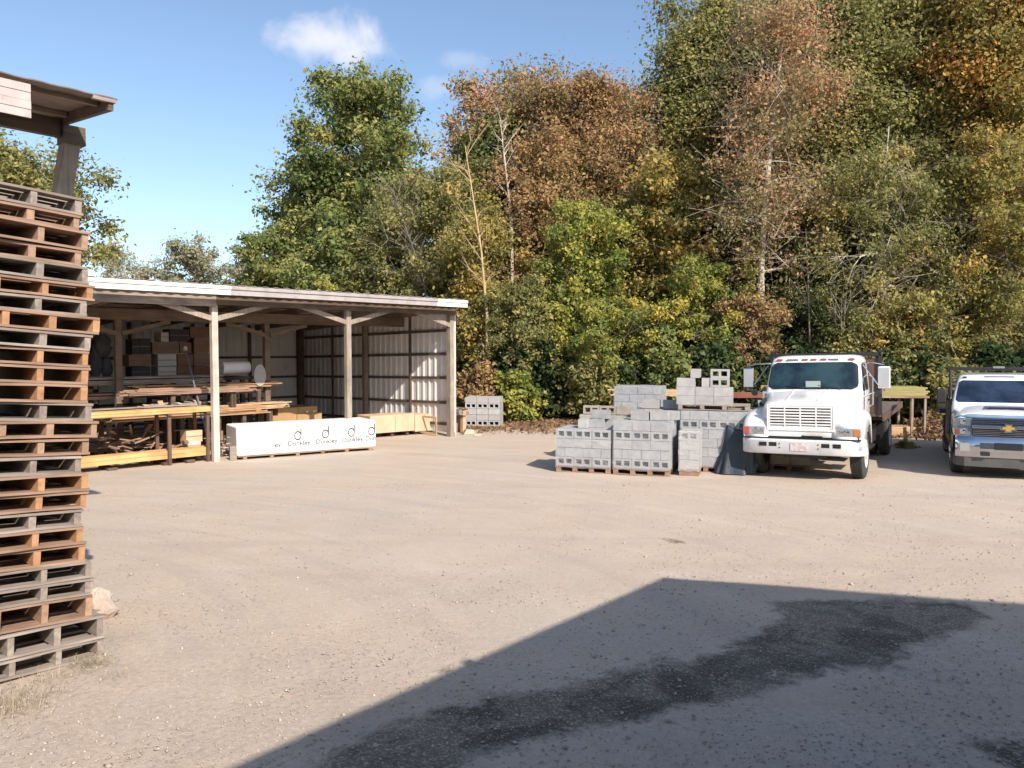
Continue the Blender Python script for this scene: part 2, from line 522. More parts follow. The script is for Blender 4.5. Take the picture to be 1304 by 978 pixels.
def make_shrub(name, label, px, Y, top, wpx, leaf, seed=0, dens=1.0, lsize=.085, cat='bush', group='bushes along the tree line', bark=None):
    rng = np.random.default_rng(seed + 500)
    rd = random.Random(seed + 500)
    X = (px - CX) / F * Y
    g = ground(X, Y) - .03
    h = max(.6, EYE + (HZ - top) * Y / F - g)
    Rw = wpx / F * Y / 2
    root = empty(name, (X, Y, g), 0, label, cat, group)
    tb = MB()
    clumps = []
    for i in range(22):
        az = rd.uniform(0, 6.28)
        rr = Rw * rd.uniform(.15, .95)
        hh = h * math.sqrt(max(.05, 1 - (rr / Rw) ** 2 * .75)) * rd.uniform(.6, .95)
        e = Vector((math.cos(az) * rr, math.sin(az) * rr, hh))
        tb.tube([(rd.uniform(-.2, .2), rd.uniform(-.2, .2), 0), e * .55 + Vector((0, 0, .1)), e], [.035, .02, .006], 5, cap=False)
        for q in (.35, .62, .85, 1.0):
            c = e * q + Vector((rd.gauss(0, .22), rd.gauss(0, .22), rd.gauss(0, .15)))
            clumps.append((c.x, c.y, max(.2, c.z), rd.uniform(.3, .6) * (Rw / 1.8) ** .5))
    tb.build('stem', bark or M_BARKD, root, smooth=True, recalc=False)
    P, d, tone = crown_points(clumps, int(150 * dens), rng)
    ok = P[:, 2] > .02
    quads_object('foliage', leaf_quads(P[ok], rng, lsize, d[ok]), tone[ok], L[leaf], root)
    return root

# ------------------------------------------------------------------ camera, sky, sun
cam_d = bpy.data.cameras.new('camera')
cam_d.sensor_width = 36
cam_d.lens = 36 * F / 1304
cam_d.clip_end = 2000
cam = bpy.data.objects.new('camera', cam_d)
COL.objects.link(cam)
cam.location = (0, 0, EYE)
cam.rotation_euler = (R(90) - PITCH, 0, 0)
sc.camera = cam

SUN_EL, SUN_AZ = R(36.5), R(30)      # azimuth: to the right of straight behind the camera
S = Vector((math.sin(SUN_AZ) * math.cos(SUN_EL), -math.cos(SUN_AZ) * math.cos(SUN_EL), math.sin(SUN_EL)))
sd = bpy.data.lights.new('sun', 'SUN')
sd.energy = 5.0
sd.angle = R(.53)
sd.color = (1.0, .91, .80)
sun = bpy.data.objects.new('sun', sd)
COL.objects.link(sun)
sun.rotation_euler = (-S).to_track_quat('-Z', 'Y').to_euler()
sun.location = (0, -10, 30)

w = bpy.data.worlds.new('World')
sc.world = w
w.use_nodes = True
nt = w.node_tree
bg = nt.nodes['Background']
sky = nt.nodes.new('ShaderNodeTexSky')
sky.sky_type = 'NISHITA'
sky.sun_disc = False
sky.sun_elevation = SUN_EL
sky.sun_rotation = math.atan2(S.x, S.y)
sky.altitude = 200
sky.air_density = 1.0
sky.dust_density = 1.3
sky.ozone_density = 1.6
tc = nt.nodes.new('ShaderNodeTexCoord')
def cloud_mask(px, py, wx, wz, thr=(.9, .35), nsc=14, seed=0.0):
    d = ray(px, py).normalized()
    sub = nt.nodes.new('ShaderNodeVectorMath'); sub.operation = 'SUBTRACT'; sub.inputs[1].default_value = d
    nt.links.new(tc.outputs['Generated'], sub.inputs[0])
    sc1 = nt.nodes.new('ShaderNodeVectorMath'); sc1.operation = 'MULTIPLY'; sc1.inputs[1].default_value = (1 / wx, 1 / wx, 1 / wz)
    nt.links.new(sub.outputs[0], sc1.inputs[0])
    ln = nt.nodes.new('ShaderNodeVectorMath'); ln.operation = 'LENGTH'
    nt.links.new(sc1.outputs[0], ln.inputs[0])
    ad = nt.nodes.new('ShaderNodeVectorMath'); ad.operation = 'ADD'; ad.inputs[1].default_value = (seed, seed, 0)
    nt.links.new(tc.outputs['Generated'], ad.inputs[0])
    nz = noise(nt, nsc, 7, .55, ad.outputs[0], .3)
    ml = nt.nodes.new('ShaderNodeMath'); ml.operation = 'MULTIPLY_ADD'; ml.inputs[1].default_value = 2.0
    nt.links.new(nz, ml.inputs[0]); nt.links.new(ln.outputs['Value'], ml.inputs[2])
    return ramp(nt, ml.outputs[0], [(0, 1.0), (1, 0.0)]), ml.outputs[0]
def cloud(col, px, py, wx, wz, amount, nsc, seed, cc):
    _, raw = cloud_mask(px, py, wx, wz, nsc=nsc, seed=seed)
    mr = nt.nodes.new('ShaderNodeMapRange'); mr.interpolation_type = 'SMOOTHSTEP'
    mr.inputs['From Min'].default_value = 1.95; mr.inputs['From Max'].default_value = 1.25
    mr.inputs['To Min'].default_value = 0; mr.inputs['To Max'].default_value = amount
    nt.links.new(raw, mr.inputs['Value'])
    return mixc(nt, mr.outputs[0], col, cc)
skc = sky.outputs[0]
hs = nt.nodes.new('ShaderNodeHueSaturation'); hs.inputs['Saturation'].default_value = 1.0
nt.links.new(skc, hs.inputs['Color']); skc = hs.outputs[0]
CL = (5.2, 5.2, 5.6)
skc = cloud(skc, 416, 52, .078, .034, .8, 15, 1.4, CL)
skc = cloud(skc, 556, 112, .030, .022, .25, 20, 3.3, CL)
skc = cloud(skc, 590, 76, .035, .014, .22, 20, 5.1, CL)
nt.links.new(skc, bg.inputs[0])
bg.inputs[1].default_value = .138

vs = sc.view_settings
vs.view_transform = 'Standard'; vs.look = 'None'; vs.exposure = 0.5; vs.gamma = 1.0
vs.use_curve_mapping = False
sc.cycles.max_bounces = 6
sc.cycles.diffuse_bounces = 3
sc.cycles.glossy_bounces = 3
sc.cycles.transmission_bounces = 4
sc.cycles.transparent_max_bounces = 8
sc.cycles.use_denoising = True

# ------------------------------------------------------------------ ground
def lines(segs):
    out = []
    for a, b, st in segs:
        out += list(np.arange(a, b, st))
    return np.array(out + [segs[-1][1]])
gx = lines([(-300, -40, 20), (-40, -10, 2), (-10, -5, .5), (-5, 10, .11), (10, 40, 1), (40, 300, 20)])
gy = lines([(-60, -4, 4), (-4, 2.4, .5), (2.4, 10.5, .09), (10.5, 40, .5), (40, 400, 20)])
WET = [(300,1010),(393,978),(479,931),(576,896),(656,885),(737,866),(800,852),(838,838),(892,838),(953,808),(993,792),(987,768),(1050,762),(1121,762),(1185,764),(1242,768),(1256,784),(1222,804),(1180,818),(1141,832),(1147,846),(1110,853),(1061,854),(1020,865),(981,881),(940,890),(900,897),(832,911),(780,921),(720,934),(667,947),(608,968),(585,985),(560,1010)]
WET2 = [(1235,945),(1300,938),(1330,960),(1330,1000),(1262,962)]
def sdist(poly, XX, YY):
    P = np.array([(q.x, q.y) for q in (hit(a, b) for a, b in poly)])
    d = np.full(XX.shape, 1e9); inside = np.zeros(XX.shape, bool)
    for i in range(len(P)):
        x0, y0 = P[i]; x1, y1 = P[(i + 1) % len(P)]
        ex, ey = x1 - x0, y1 - y0
        t = np.clip(((XX - x0) * ex + (YY - y0) * ey) / (ex * ex + ey * ey + 1e-12), 0, 1)
        d = np.minimum(d, np.hypot(XX - x0 - t * ex, YY - y0 - t * ey))
        c = ((y0 > YY) != (y1 > YY)) & (XX < (x1 - x0) * (YY - y0) / (y1 - y0 + 1e-12) + x0)
        inside ^= c
    return np.where(inside, d, -d)
XX, YY = np.meshgrid(gx, gy)
wet = np.clip(np.maximum.reduce([sdist(q_, XX, YY) for q_ in (WET, WET2, [(848,687),(856,686),(868,688),(864,690.5),(850,690.5)], [(566,853),(585,849),(596,852),(580,856)])]), -1, 1)
rg = np.random.default_rng(3)
def gz(x, y):
    yy = np.maximum(y, -2.0); s = 17.5 - yy
    base = .024 * (.5 * (s + np.sqrt(s * s + 2.0)))
    lat = .5 * ((x - 5.2) + np.sqrt((x - 5.2) ** 2 + .3))
    t = np.clip((y - 6) / 8, 0, 1)
    return base - .02 + .016 * np.minimum(lat, 9) * t * t * (3 - 2 * t)
ZZ = gz(XX, YY)
nearm = ((XX > -6) & (XX < 12) & (YY < 22))
ZZ = ZZ + nearm * (.008 * np.sin(XX * 2.1 + .7 * YY) * np.sin(YY * 1.7 - XX * .6) + .004 * np.sin(XX * 6.3 + 2) * np.sin(YY * 5.1)) - .004
nX, nY = len(gx), len(gy)
me = bpy.data.meshes.new('ground')
V = np.stack([XX, YY, ZZ], -1).reshape(-1, 3)
ii, jj = np.meshgrid(np.arange(nX - 1), np.arange(nY - 1))
a0 = (jj * nX + ii).ravel()
Fq = np.stack([a0, a0 + 1, a0 + 1 + nX, a0 + nX], -1)
me.vertices.add(len(V)); me.vertices.foreach_set('co', V.astype(np.float32).ravel())
me.loops.add(Fq.size); me.loops.foreach_set('vertex_index', Fq.astype(np.int32).ravel())
me.polygons.add(len(Fq)); me.polygons.foreach_set('loop_start', np.arange(0, Fq.size, 4, dtype=np.int32))
at_ = me.attributes.new('wet', 'FLOAT', 'POINT'); at_.data.foreach_set('value', wet.ravel().astype(np.float32))
me.update()
me.polygons.foreach_set('use_smooth', np.ones(len(Fq), bool))
m, nt, b = newmat('packed_gravel')
tcg = nt.nodes.new('ShaderNodeTexCoord'); gv = tcg.outputs['Object']
big = noise(nt, .16, 5, .6, gv, .6)
mid = noise(nt, 1.1, 6, .62, gv, .3)
stv = nt.nodes.new('ShaderNodeMapping'); stv.inputs['Scale'].default_value = (.22, 1.1, 1); stv.inputs['Rotation'].default_value = (0, 0, R(12)); nt.links.new(gv, stv.inputs[0])
streak = noise(nt, .8, 6, .6, stv.outputs[0], .8)
fine = noise(nt, 22, 8, .78, gv)
tiny = noise(nt, 95, 4, .7, gv)
clay = ramp(nt, big, [(.34, (.47, .40, .325)), (.46, (.50, .40, .315)), (.56, (.48, .405, .33)), (.68, (.43, .385, .335))])
# long curved wheel tracks: noise in polar coordinates about a point beside the yard
sxy = nt.nodes.new('ShaderNodeVectorMath'); sxy.operation = 'SUBTRACT'; sxy.inputs[1].default_value = (-9.0, 3.0, 0); nt.links.new(gv, sxy.inputs[0])
sp3 = nt.nodes.new('ShaderNodeSeparateXYZ'); nt.links.new(sxy.outputs[0], sp3.inputs[0])
def mth(op, a, b_=None):
    n_ = nt.nodes.new('ShaderNodeMath'); n_.operation = op
    for k_, v_ in ((0, a), (1, b_)):
        if v_ is None: continue
        if isinstance(v_, bpy.types.NodeSocket): nt.links.new(v_, n_.inputs[k_])
        else: n_.inputs[k_].default_value = v_
    return n_.outputs[0]
rr_ = mth('SQRT', mth('ADD', mth('POWER', sp3.outputs[0], 2.0), mth('POWER', sp3.outputs[1], 2.0)))
th2 = mth('ARCTAN2', sp3.outputs[1], sp3.outputs[0])
cmb = nt.nodes.new('ShaderNodeCombineXYZ'); nt.links.new(mth('MULTIPLY', rr_, 1.5), cmb.inputs[0]); nt.links.new(mth('MULTIPLY', th2, 1.6), cmb.inputs[1])
trk = noise(nt, 1.6, 5, .62, cmb.outputs[0], .5)
c2 = mixc(nt, ramp(nt, trk, [(.36, .34), (.47, 0.0)]), clay, (.375, .33, .29))
c2 = mixc(nt, ramp(nt, trk, [(.54, 0.0), (.66, .42)]), c2, (.55, .47, .395))
c2 = mixc(nt, ramp(nt, streak, [(.38, .35), (.52, 0.0)]), c2, (.40, .32, .265))
c2 = mixc(nt, ramp(nt, mid, [(.5, 0.0), (.72, .35)]), c2, (.53, .46, .39))
fr = ramp(nt, fine, [(.32, .58), (.45, .92), (.55, 1.03), (.66, 1.25)])
tr_ = ramp(nt, tiny, [(.30, .50), (.44, .98), (.58, 1.0), (.70, 1.35)])
gm = nt.nodes.new('ShaderNodeMapRange'); gm.inputs['From Min'].default_value = 11; gm.inputs['From Max'].default_value = 4; gm.inputs['To Min'].default_value = .35
spy = nt.nodes.new('ShaderNodeSeparateXYZ'); nt.links.new(gv, spy.inputs[0]); nt.links.new(mth('ADD', spy.outputs[1], mth('MULTIPLY', mid, 3.0)), gm.inputs['Value'])
gmask = mth('MULTIPLY', gm.outputs[0], ramp(nt, noise(nt, .5, 5, .6, gv, .4), [(.35, .45), (.6, 1.0)]))
c3 = mixc(nt, gmask, c2, mixc(nt, 1.0, c2, fr, 'MULTIPLY'))
c3 = mixc(nt, gmask, c3, mixc(nt, 1.0, c3, tr_, 'MULTIPLY'))
vor = nt.nodes.new('ShaderNodeTexVoronoi'); vor.inputs['Scale'].default_value = 34; nt.links.new(gv, vor.inputs['Vector'])
peb = ramp(nt, vor.outputs['Distance'], [(.0, 1.0), (.18, 1.0), (.32, 0.0)])
sepc = nt.nodes.new('ShaderNodeSeparateColor'); nt.links.new(vor.outputs['Color'], sepc.inputs[0])
pm = nt.nodes.new('ShaderNodeMath'); pm.operation = 'MULTIPLY'
nt.links.new(peb, pm.inputs[0]); nt.links.new(ramp(nt, sepc.outputs[0], [(.74, 0.0), (.82, .55)]), pm.inputs[1])
c3 = mixc(nt, pm.outputs[0], c3, ramp(nt, sepc.outputs[1], [(.2, (.31, .27, .235)), (.6, (.53, .47, .41)), (1, (.62, .57, .51))]))
# forest floor / litter beyond the yard
sx = nt.nodes.new('ShaderNodeSeparateXYZ'); nt.links.new(gv, sx.inputs[0])
mr = nt.nodes.new('ShaderNodeMapRange'); mr.inputs['From Min'].default_value = 27.5; mr.inputs['From Max'].default_value = 30.5
nzl = nt.nodes.new('ShaderNodeMath'); nzl.operation = 'MULTIPLY_ADD'; nzl.inputs[1].default_value = 5.0
nt.links.new(mid, nzl.inputs[0]); nt.links.new(sx.outputs['Y'], nzl.inputs[2])
nt.links.new(nzl.outputs[0], mr.inputs['Value'])
lit_c = ramp(nt, fine, [(.35, (.10, .065, .04)), (.5, (.17, .11, .06)), (.65, (.10, .11, .035))])
c3 = mixc(nt, mr.outputs[0], c3, lit_c)
# damp stain
wa = nt.nodes.new('ShaderNodeAttribute'); wa.attribute_name = 'wet'
wn = nt.nodes.new('ShaderNodeMath'); wn.operation = 'MULTIPLY_ADD'; wn.inputs[1].default_value = .75
wnz = noise(nt, 3.2, 8, .72, gv, .5)
nt.links.new(wnz, wn.inputs[0]); nt.links.new(wa.outputs['Fac'], wn.inputs[2])
wm = ramp(nt, wn.outputs[0], [(.32, 0.0), (.46, 1.0)])
wpatch = noise(nt, 1.5, 6, .7, gv, .7)
wc = ramp(nt, wpatch, [(.34, (.29, .28, .275)), (.46, (.38, .37, .365)), (.54, (.66, .65, .64)), (.66, (.43, .42, .41))])
speck = ramp(nt, noise(nt, 48, 4, .75, gv), [(.47, .60), (.56, 1.0), (.66, 1.9)])
wc = mixc(nt, 1.0, wc, speck, 'MULTIPLY')
wcol = mixc(nt, 1.0, c3, wc, 'MULTIPLY')
fin = mixc(nt, wm, c3, wcol)
nt.links.new(fin, b.inputs['Base Color'])
nt.links.new(ramp(nt, wm, [(0, .95), (1, .72)]), b.inputs['Roughness'])
b.inputs['Specular IOR Level'].default_value = .2
hsum = nt.nodes.new('ShaderNodeMath'); hsum.operation = 'MULTIPLY_ADD'; hsum.inputs[1].default_value = .35
nt.links.new(tiny, hsum.inputs[0]); nt.links.new(fine, hsum.inputs[2])
hs2 = nt.nodes.new('ShaderNodeMath'); hs2.operation = 'MULTIPLY_ADD'; hs2.inputs[1].default_value = 1.4
nt.links.new(mid, hs2.inputs[0]); nt.links.new(hsum.outputs[0], hs2.inputs[2])
bump(nt, b, hs2.outputs[0], .55, .03)
me.materials.append(m)
M_GROUND = m
go = bpy.data.objects.new('ground', me); COL.objects.link(go)
tag(go, kind='structure', label='packed tan gravel yard with a damp dark streak in the shade')

# loose stones: nobody could count them
def stones(name, n, region, size, mat, seed, label):
    rng = np.random.default_rng(seed)
    x0, x1, y0, y1 = region
    y = y0 * (y1 / y0) ** rng.random(n)
    x = rng.uniform(x0, x1, n) * y
    s = size * rng.lognormal(0, .45, n)
    base = np.array([(1,0,0),(0,1,0),(-1,0,0),(0,-1,0),(0,0,.75),(0,0,-.6)], float)
    fs = np.array([(0,1,4),(1,2,4),(2,3,4),(3,0,4),(1,0,5),(2,1,5),(3,2,5),(0,3,5)])
    a = rng.uniform(0, 6.28, n)
    V = base[None] * rng.uniform(.6, 1.3, (n, 6, 1)) * s[:, None, None]
    V[:, :, 0] *= rng.uniform(.8, 1.5, (n, 1))
    c, si = np.cos(a)[:, None], np.sin(a)[:, None]
    X2 = V[:, :, 0] * c - V[:, :, 1] * si; Y2 = V[:, :, 0] * si + V[:, :, 1] * c
    V[:, :, 0] = X2 + x[:, None]; V[:, :, 1] = Y2 + y[:, None]
    V[:, :, 2] += (gz(x, y) + s * .15)[:, None]
    Fs = (fs[None] + (np.arange(n) * 6)[:, None, None]).reshape(-1, 3)
    me = bpy.data.meshes.new(name)
    me.vertices.add(n * 6); me.vertices.foreach_set('co', V.reshape(-1).astype(np.float32))
    me.loops.add(Fs.size); me.loops.foreach_set('vertex_index', Fs.astype(np.int32).ravel())
    me.polygons.add(len(Fs)); me.polygons.foreach_set('loop_start', np.arange(0, Fs.size, 3, dtype=np.int32))
    at_ = me.attributes.new('tone', 'FLOAT', 'FACE'); at_.data.foreach_set('value', np.repeat(rng.random(n), 8).astype(np.float32))
    me.update(); me.materials.append(mat)
    o = bpy.data.objects.new(name, me); COL.objects.link(o)
    tag(o, label, None, None, 'stuff')
    return o
m, nt, b = newmat('loose_stone')
ta = nt.nodes.new('ShaderNodeAttribute'); ta.attribute_name = 'tone'
nt.links.new(ramp(nt, ta.outputs['Fac'], [(0, (.30, .26, .225)), (.5, (.40, .345, .295)), (.93, (.47, .41, .355)), (1, (.55, .50, .45))]), b.inputs['Base Color'])
b.inputs['Roughness'].default_value = .95; b.inputs['Specular IOR Level'].default_value = .15
tag(stones('gravel', 30000, (-.75, .75, 3.0, 16), .0056, m, 5, 'loose small stones scattered over the gravel yard'), cat='gravel')

# ------------------------------------------------------------------ barn behind the camera, whose shadow falls across the yard
def shadow_src(px, py, z=None, t=None):
    p = hit(px, py)
    if t is None: t = (z - p.z) / S.z
    return p + S * t
ZE = 4.4
A1 = shadow_src(290, 978, ZE); B1 = shadow_src(845, 735, ZE)
u = (B1 - A1); u.z = 0; u.normalize()
n2 = Vector((u.y, -u.x, 0))
pC = hit(1304, 768)
# pC + S t = B1 + n2 k (horizontal part)
M2 = Matrix(((S.x, -n2.x), (S.y, -n2.y)))
rhs = Vector((B1.x - pC.x, B1.y - pC.y))
tk = M2.inverted() @ rhs
slope = (pC.z + S.z * tk[0] - ZE) / tk[1]
print('barn', A1, B1, 'slope', slope, tk)
barn = empty('barn', (B1.x, B1.y, ground(B1.x, B1.y) - .02), math.atan2(n2.y, n2.x), 'large barn behind the viewer whose roof shades the yard', 'barn')
# local x = n2 (across the ridge), local y = u-ish (perp). rotation maps local y to (-n2.y, n2.x) = -u or u
ly = Vector((-n2.y, n2.x, 0)); sgn = 1 if ly.dot(u) > 0 else -1
zb = ZE - barn.location.z
Wb, Lb = 9.0, 34.0
ya, yb = (0, -Lb * sgn)
rb = MB()
th = .12
for (xa, za, xb_, zb_) in ((0, zb, Wb, zb + slope * Wb), (Wb, zb + slope * Wb, 2 * Wb, zb)):
    vs_ = [(xa, ya, za), (xb_, ya, zb_), (xb_, yb, zb_), (xa, yb, za)]
    vs_ += [(p[0], p[1], p[2] - th) for p in vs_]
    rb.add(vs_, [(0,1,2,3), (4,7,6,5), (0,4,5,1), (1,5,6,2), (2,6,7,3), (3,7,4,0)])
rb.build('roof', M_ROOFS, barn)
ks = shadow_src(572, 836, ZE) - B1
kk = ks.dot(u)
q_ = MB(); q_.box(-.02, .04, kk * sgn - .04, kk * sgn + .05, zb - .03, zb + .03); q_.build('eave_notch_box', M_ROOFS, barn)  # unseen box added to notch the edge of the cast shadow
wbm = MB()
yi, yo = -.35 * sgn, (-Lb + .35) * sgn
wbm.box(.35, .45, min(yi, yo), max(yi, yo), 0, zb - .02)
wbm.box(2 * Wb - .45, 2 * Wb - .35, min(yi, yo), max(yi, yo), 0, zb - .02)
for yy in (yi, yo):
    wbm.prism([(.35, 0), (2 * Wb - .35, 0), (2 * Wb - .35, zb), (Wb, zb + slope * Wb - .13), (.35, zb)], yy - .05, yy + .05)
wbm.build('wall', surf('dark_barn_siding', (.10, .085, .075), (.07, .06, .05), rough=.8), barn)

# ------------------------------------------------------------------ storage shed
P0 = hit(277, 588); P2 = hit(577, 556)
P0.z = P2.z = 0
ev = (P2 - P0); LS = ev.length; ev.normalize()
SA = math.atan2(ev.y, ev.x)
nv = Vector((-ev.y, ev.x, 0))
print('shed', P0, P2, LS, math.degrees(SA))
def S2(px, py, yl):
    """pixel -> shed local (x, y, z) on the plane local y = yl"""
    d = ray(px, py); o = Vector((0, 0, EYE)) - P0
    t = (yl - o.dot(nv)) / d.dot(nv)
    p = o + d * t
    return (p.dot(ev), yl, p.z)
def SW(x, y, z=0):
    p = P0 + ev * x + nv * y
    return Vector((p.x, p.y, z))
shed = empty('storage_shed', P0, SA, 'long open-fronted pole shed with corrugated metal walls and lumber inside', 'shed')
BAY = LS / 2
DP = 8.9
XL = -2 * BAY - .4
def rz_(y): return 4.06 - .055 * y      # underside of the roof sheet
# roof sheet, corrugated across x
rb = MB()
xs = np.arange(XL - .4, LS + .17, .075)
top, bot = [], []
for i, x in enumerate(xs):
    dz = .022 if (i % 4) in (1, 2) else 0
    top.append((x, dz))
def strip(y, off): return [(x, y, rz_(y) + .10 + dz + off) for x, dz in top]
r0, r1 = strip(-.42, 0), strip(DP + .3, 0)
q0, q1 = strip(-.42, -.01), strip(DP + .3, -.01)
nn = len(r0)
rb.add(r0 + r1 + q0 + q1, [(i, i+1, nn+i+1, nn+i) for i in range(nn-1)] + [(2*nn+i, 3*nn+i, 3*nn+i+1, 2*nn+i+1) for i in range(nn-1)] + [(i, 2*nn+i, 2*nn+i+1, i+1) for i in range(nn-1)])
rb.build('roof', M_ROOFS, shed, recalc=False)
# purlins (along x) and rafters (along y)
pb = MB()
for y in np.arange(.9, DP, 1.15):
    pb.beam((XL, y, rz_(y) + .045), (LS, y, rz_(y) + .045), .09, .07)
pb.build('purlins', W_BEAM, shed)
for k in range(-4, 5):
    x = k * BAY / 2
    if x < XL or x > LS: continue
    MB().beam((x, .05, rz_(.05) - .10), (x, DP - .1, rz_(DP - .1) - .10), .07, .2).build('rafter', W_BEAM, shed)
# fascia: bright trim to the left, weathered in the middle, bright cap at the right
def fasc(x0, x1, mat, nm, lab=None):
    b_ = MB()
    b_.box(x0, x1, -.50, -.44, 3.955, 4.145)
    b_.box(x0, x1, -.53, -.505, 4.085, 4.165)
    o = b_.build(nm, mat, shed)
    if lab: o['label'] = lab
xw = S2(293, 370, -.46)[0]; xr = S2(556, 385, -.46)[0]
fasc(XL - .4, xw, M_TRIMW, 'fascia', 'bright white fascia trim'); fasc(xw + .003, xr, M_TRIMG, 'fascia', 'weathered grey fascia trim'); fasc(xr + .003, LS + .16, M_TRIMW, 'fascia', 'short white fascia piece at the corner')
MB().box(XL, .0, -.08, .0, 3.70, 4.03).build('header_beam', W_GREY, shed)['label'] = 'grey header board in the paler tone of its sunlit part'
MB().box(.003, LS + .06, -.075, .0, 3.74, 4.03).build('header_beam', W_DARK, shed)['label'] = 'header board in the dark tone of its shaded part'  # one header in two woods: sunlight left, shade right put into colour
DM = 2.6
MB().box(XL, LS + .06, DM - .1, DM - .02, 3.42, 3.70).build('header_beam', W_MID, shed)
# posts
for k in (-2, -1, 0, 1):
    o = MB().box(k * BAY - .075, k * BAY + .075, .002, .152, -.05, 3.95).build('post', W_POST_SUNLIT if k == 0 else W_POST, shed, bevel=.008)
o = MB().box(LS - .10, LS + .055, .002, .19, -.05, 3.95).build('post', W_POST, shed, bevel=.008)
midx = [S2(152, 480, DM)[0], S2(341, 480, DM)[0]]
for x in midx + [midx[0] - 4.0]:
    MB().box(x - .08, x + .08, DM - .015, DM + .14, -.05, 3.71).build('post', W_MID, shed, bevel=.008)
    for s in (-1, 1):
        MB().beam((x + s * .07, DM - .055, 3.08), (x + s * 1.25, DM - .055, 3.40), .045, .11).build('brace', W_MID, shed)
for k in (-2, -1, 0, 1, 2):
    for s in (-1, 1):
        if k == 2 and s == 1: continue
        x = k * BAY
        MB().beam((x + s * .07, .04, 3.42), (x + s * 1.45, .04, 3.80), .045, .12).build('brace', W_PINE if False else W_POST, shed)
# right end wall (sheet) with girts and posts; girts sink a little to the back
def sheet_wall(p0, p1, z0, za, zb2, mat, name):
    """corrugated sheet from p0 to p1 (local xy), top from za to zb2"""
    p0, p1 = Vector((*p0, 0)), Vector((*p1, 0))
    d = p1 - p0; Lw = d.length; d.normalize(); nn_ = Vector((-d.y, d.x, 0))
    b_ = MB(); vb = []
    k = 0; t = 0.0
    while t < Lw + .001:
        off = .024 if k % 6 in (1, 2) else 0.0
        q = p0 + d * t + nn_ * off
        vb.append((q, za + (zb2 - za) * t / Lw))
        t += (.045 if k % 6 in (0, 2) else .05); k += 1
    n_ = len(vb)
    vs_ = [(q.x, q.y, z0) for q, _ in vb] + [(q.x, q.y, zt) for q, zt in vb]
    b_.add(vs_, [(i, i+1, n_+i+1, n_+i) for i in range(n_-1)])
    o = b_.build(name, mat, shed, recalc=False)
    s_ = o.modifiers.new('thick', 'SOLIDIFY'); s_.thickness = .004
    return o
sheet_wall((LS + .10, .02), (LS + .10, DP + .02), .10, 4.13, rz_(DP) + .093, M_SHEET, 'end_wall')
sheet_wall((LS + .05, DP + .06), (XL, DP + .06), .06, rz_(DP) + .093, rz_(DP) + .093, M_SHEET, 'back_wall')
sheet_wall((XL - .06, DP), (XL - .06, .3), .06, rz_(DP), 4.0, M_SHEET, 'end_wall')
for z in (.35, 1.02, 1.80, 2.55, 3.28):
    MB().beam((LS + .065, .19, z), (LS + .065, DP - .06, z - .16), .04, .085).build('girt', W_DARK, shed)
    if z < 3.2:
        MB().beam((XL, DP + .012, z - .16), (LS, DP + .012, z - .16), .04, .085).build('girt', W_DARK, shed)
for y in (DP / 4 - .1, DP * 3 / 4):
    MB().box(LS + .0, LS + .045, y - .03, y + .05, .1, rz_(y)).build('stud', W_DARK, shed)
MB().box(LS - .1, LS + .043, 4.5, 4.66, -.05, rz_(4.5)).build('post', W_BEAM, shed)
MB().box(LS - .17, LS + .043, DP - .22, DP - .01, -.05, rz_(DP)).build('post', W_DARK, shed)
x = LS - 2.1
while x > XL + .5:
    MB().box(x - .05, x + .05, DP - .06, DP - .012, 0, rz_(DP)).build('stud', W_DARK, shed)
    x -= 2.1
# small lean-to roof on the outside of the end wall
lt = MB()
for k in range(10):
    y0 = 5.2 + k * .3
    lt.box(LS + .14, LS + 1.55, y0, y0 + .29, 0, .02, M=Matrix.Translation((LS + .14, 0, 3.05)) @ Matrix.Rotation(R(33), 4, 'Y') @ Matrix.Translation((-LS - .14, 0, 0)))
lt.build('lean_to_roof', M_ROOFS, shed)
for y in (5.25, 8.1):
    MB().beam((LS + .14, y, 2.98), (LS + 1.28, y, 2.25), .06, .1).build('lean_to_rafter', W_BEAM, shed)
    MB().beam((LS + .14, y, 2.2), (LS + 1.3, y, 2.2), .06, .1).build('lean_to_rafter', W_BEAM, shed)
MB().box(LS + .13, LS + .15, .03, .2, 0, 4.0).build('corner_trim', M_TRIMW, shed)
bev = MB(); bev.box(LS + .13, LS + .15, -.02, .03, .02, 3.95); 

# ------------------------------------------------------------------ things in the shed
def in_shed(name, label, cat, x, y, z=0.0, rz=0.0, group=None):
    return empty(name, SW(x, y, z), SA + rz, label, cat, group)

rdm = random.Random(4)
def board_bundle(mb, x0, x1, y0, y1, z0, z1, bw=.14, bh=.04, jit=.15, tilt=0.0, mi=0, gap=.006, rough=False):
    ny = max(1, int(round((y1 - y0) / bw))); nz_ = max(1, int(round((z1 - z0) / bh)))
    for a in range(ny):
        for c in range(nz_):
            ja, jb = rdm.uniform(-jit, jit), rdm.uniform(-jit, jit)
            ya_ = y0 + a * bw; za_ = z0 + c * bh
            if rough:
                q1, q2 = rdm.uniform(-.05, .05), rdm.uniform(-.05, .05); w1, w2 = rdm.uniform(-.01, .035), rdm.uniform(-.01, .035)
                zc_ = za_ + bh / 2
                mb.beam((x0 + ja, ya_ + bw / 2 + q1, zc_ + w1 * (c == nz_ - 1)), (x1 + jb, ya_ + bw / 2 + q2, zc_ + w2 * (c == nz_ - 1)), bw - gap - rdm.uniform(0, .05), bh - gap)
            else:
                mb.box(x0 + ja, x1 + jb, ya_ + .002, ya_ + bw - gap, za_ + .001, za_ + bh - gap / 2, mi)

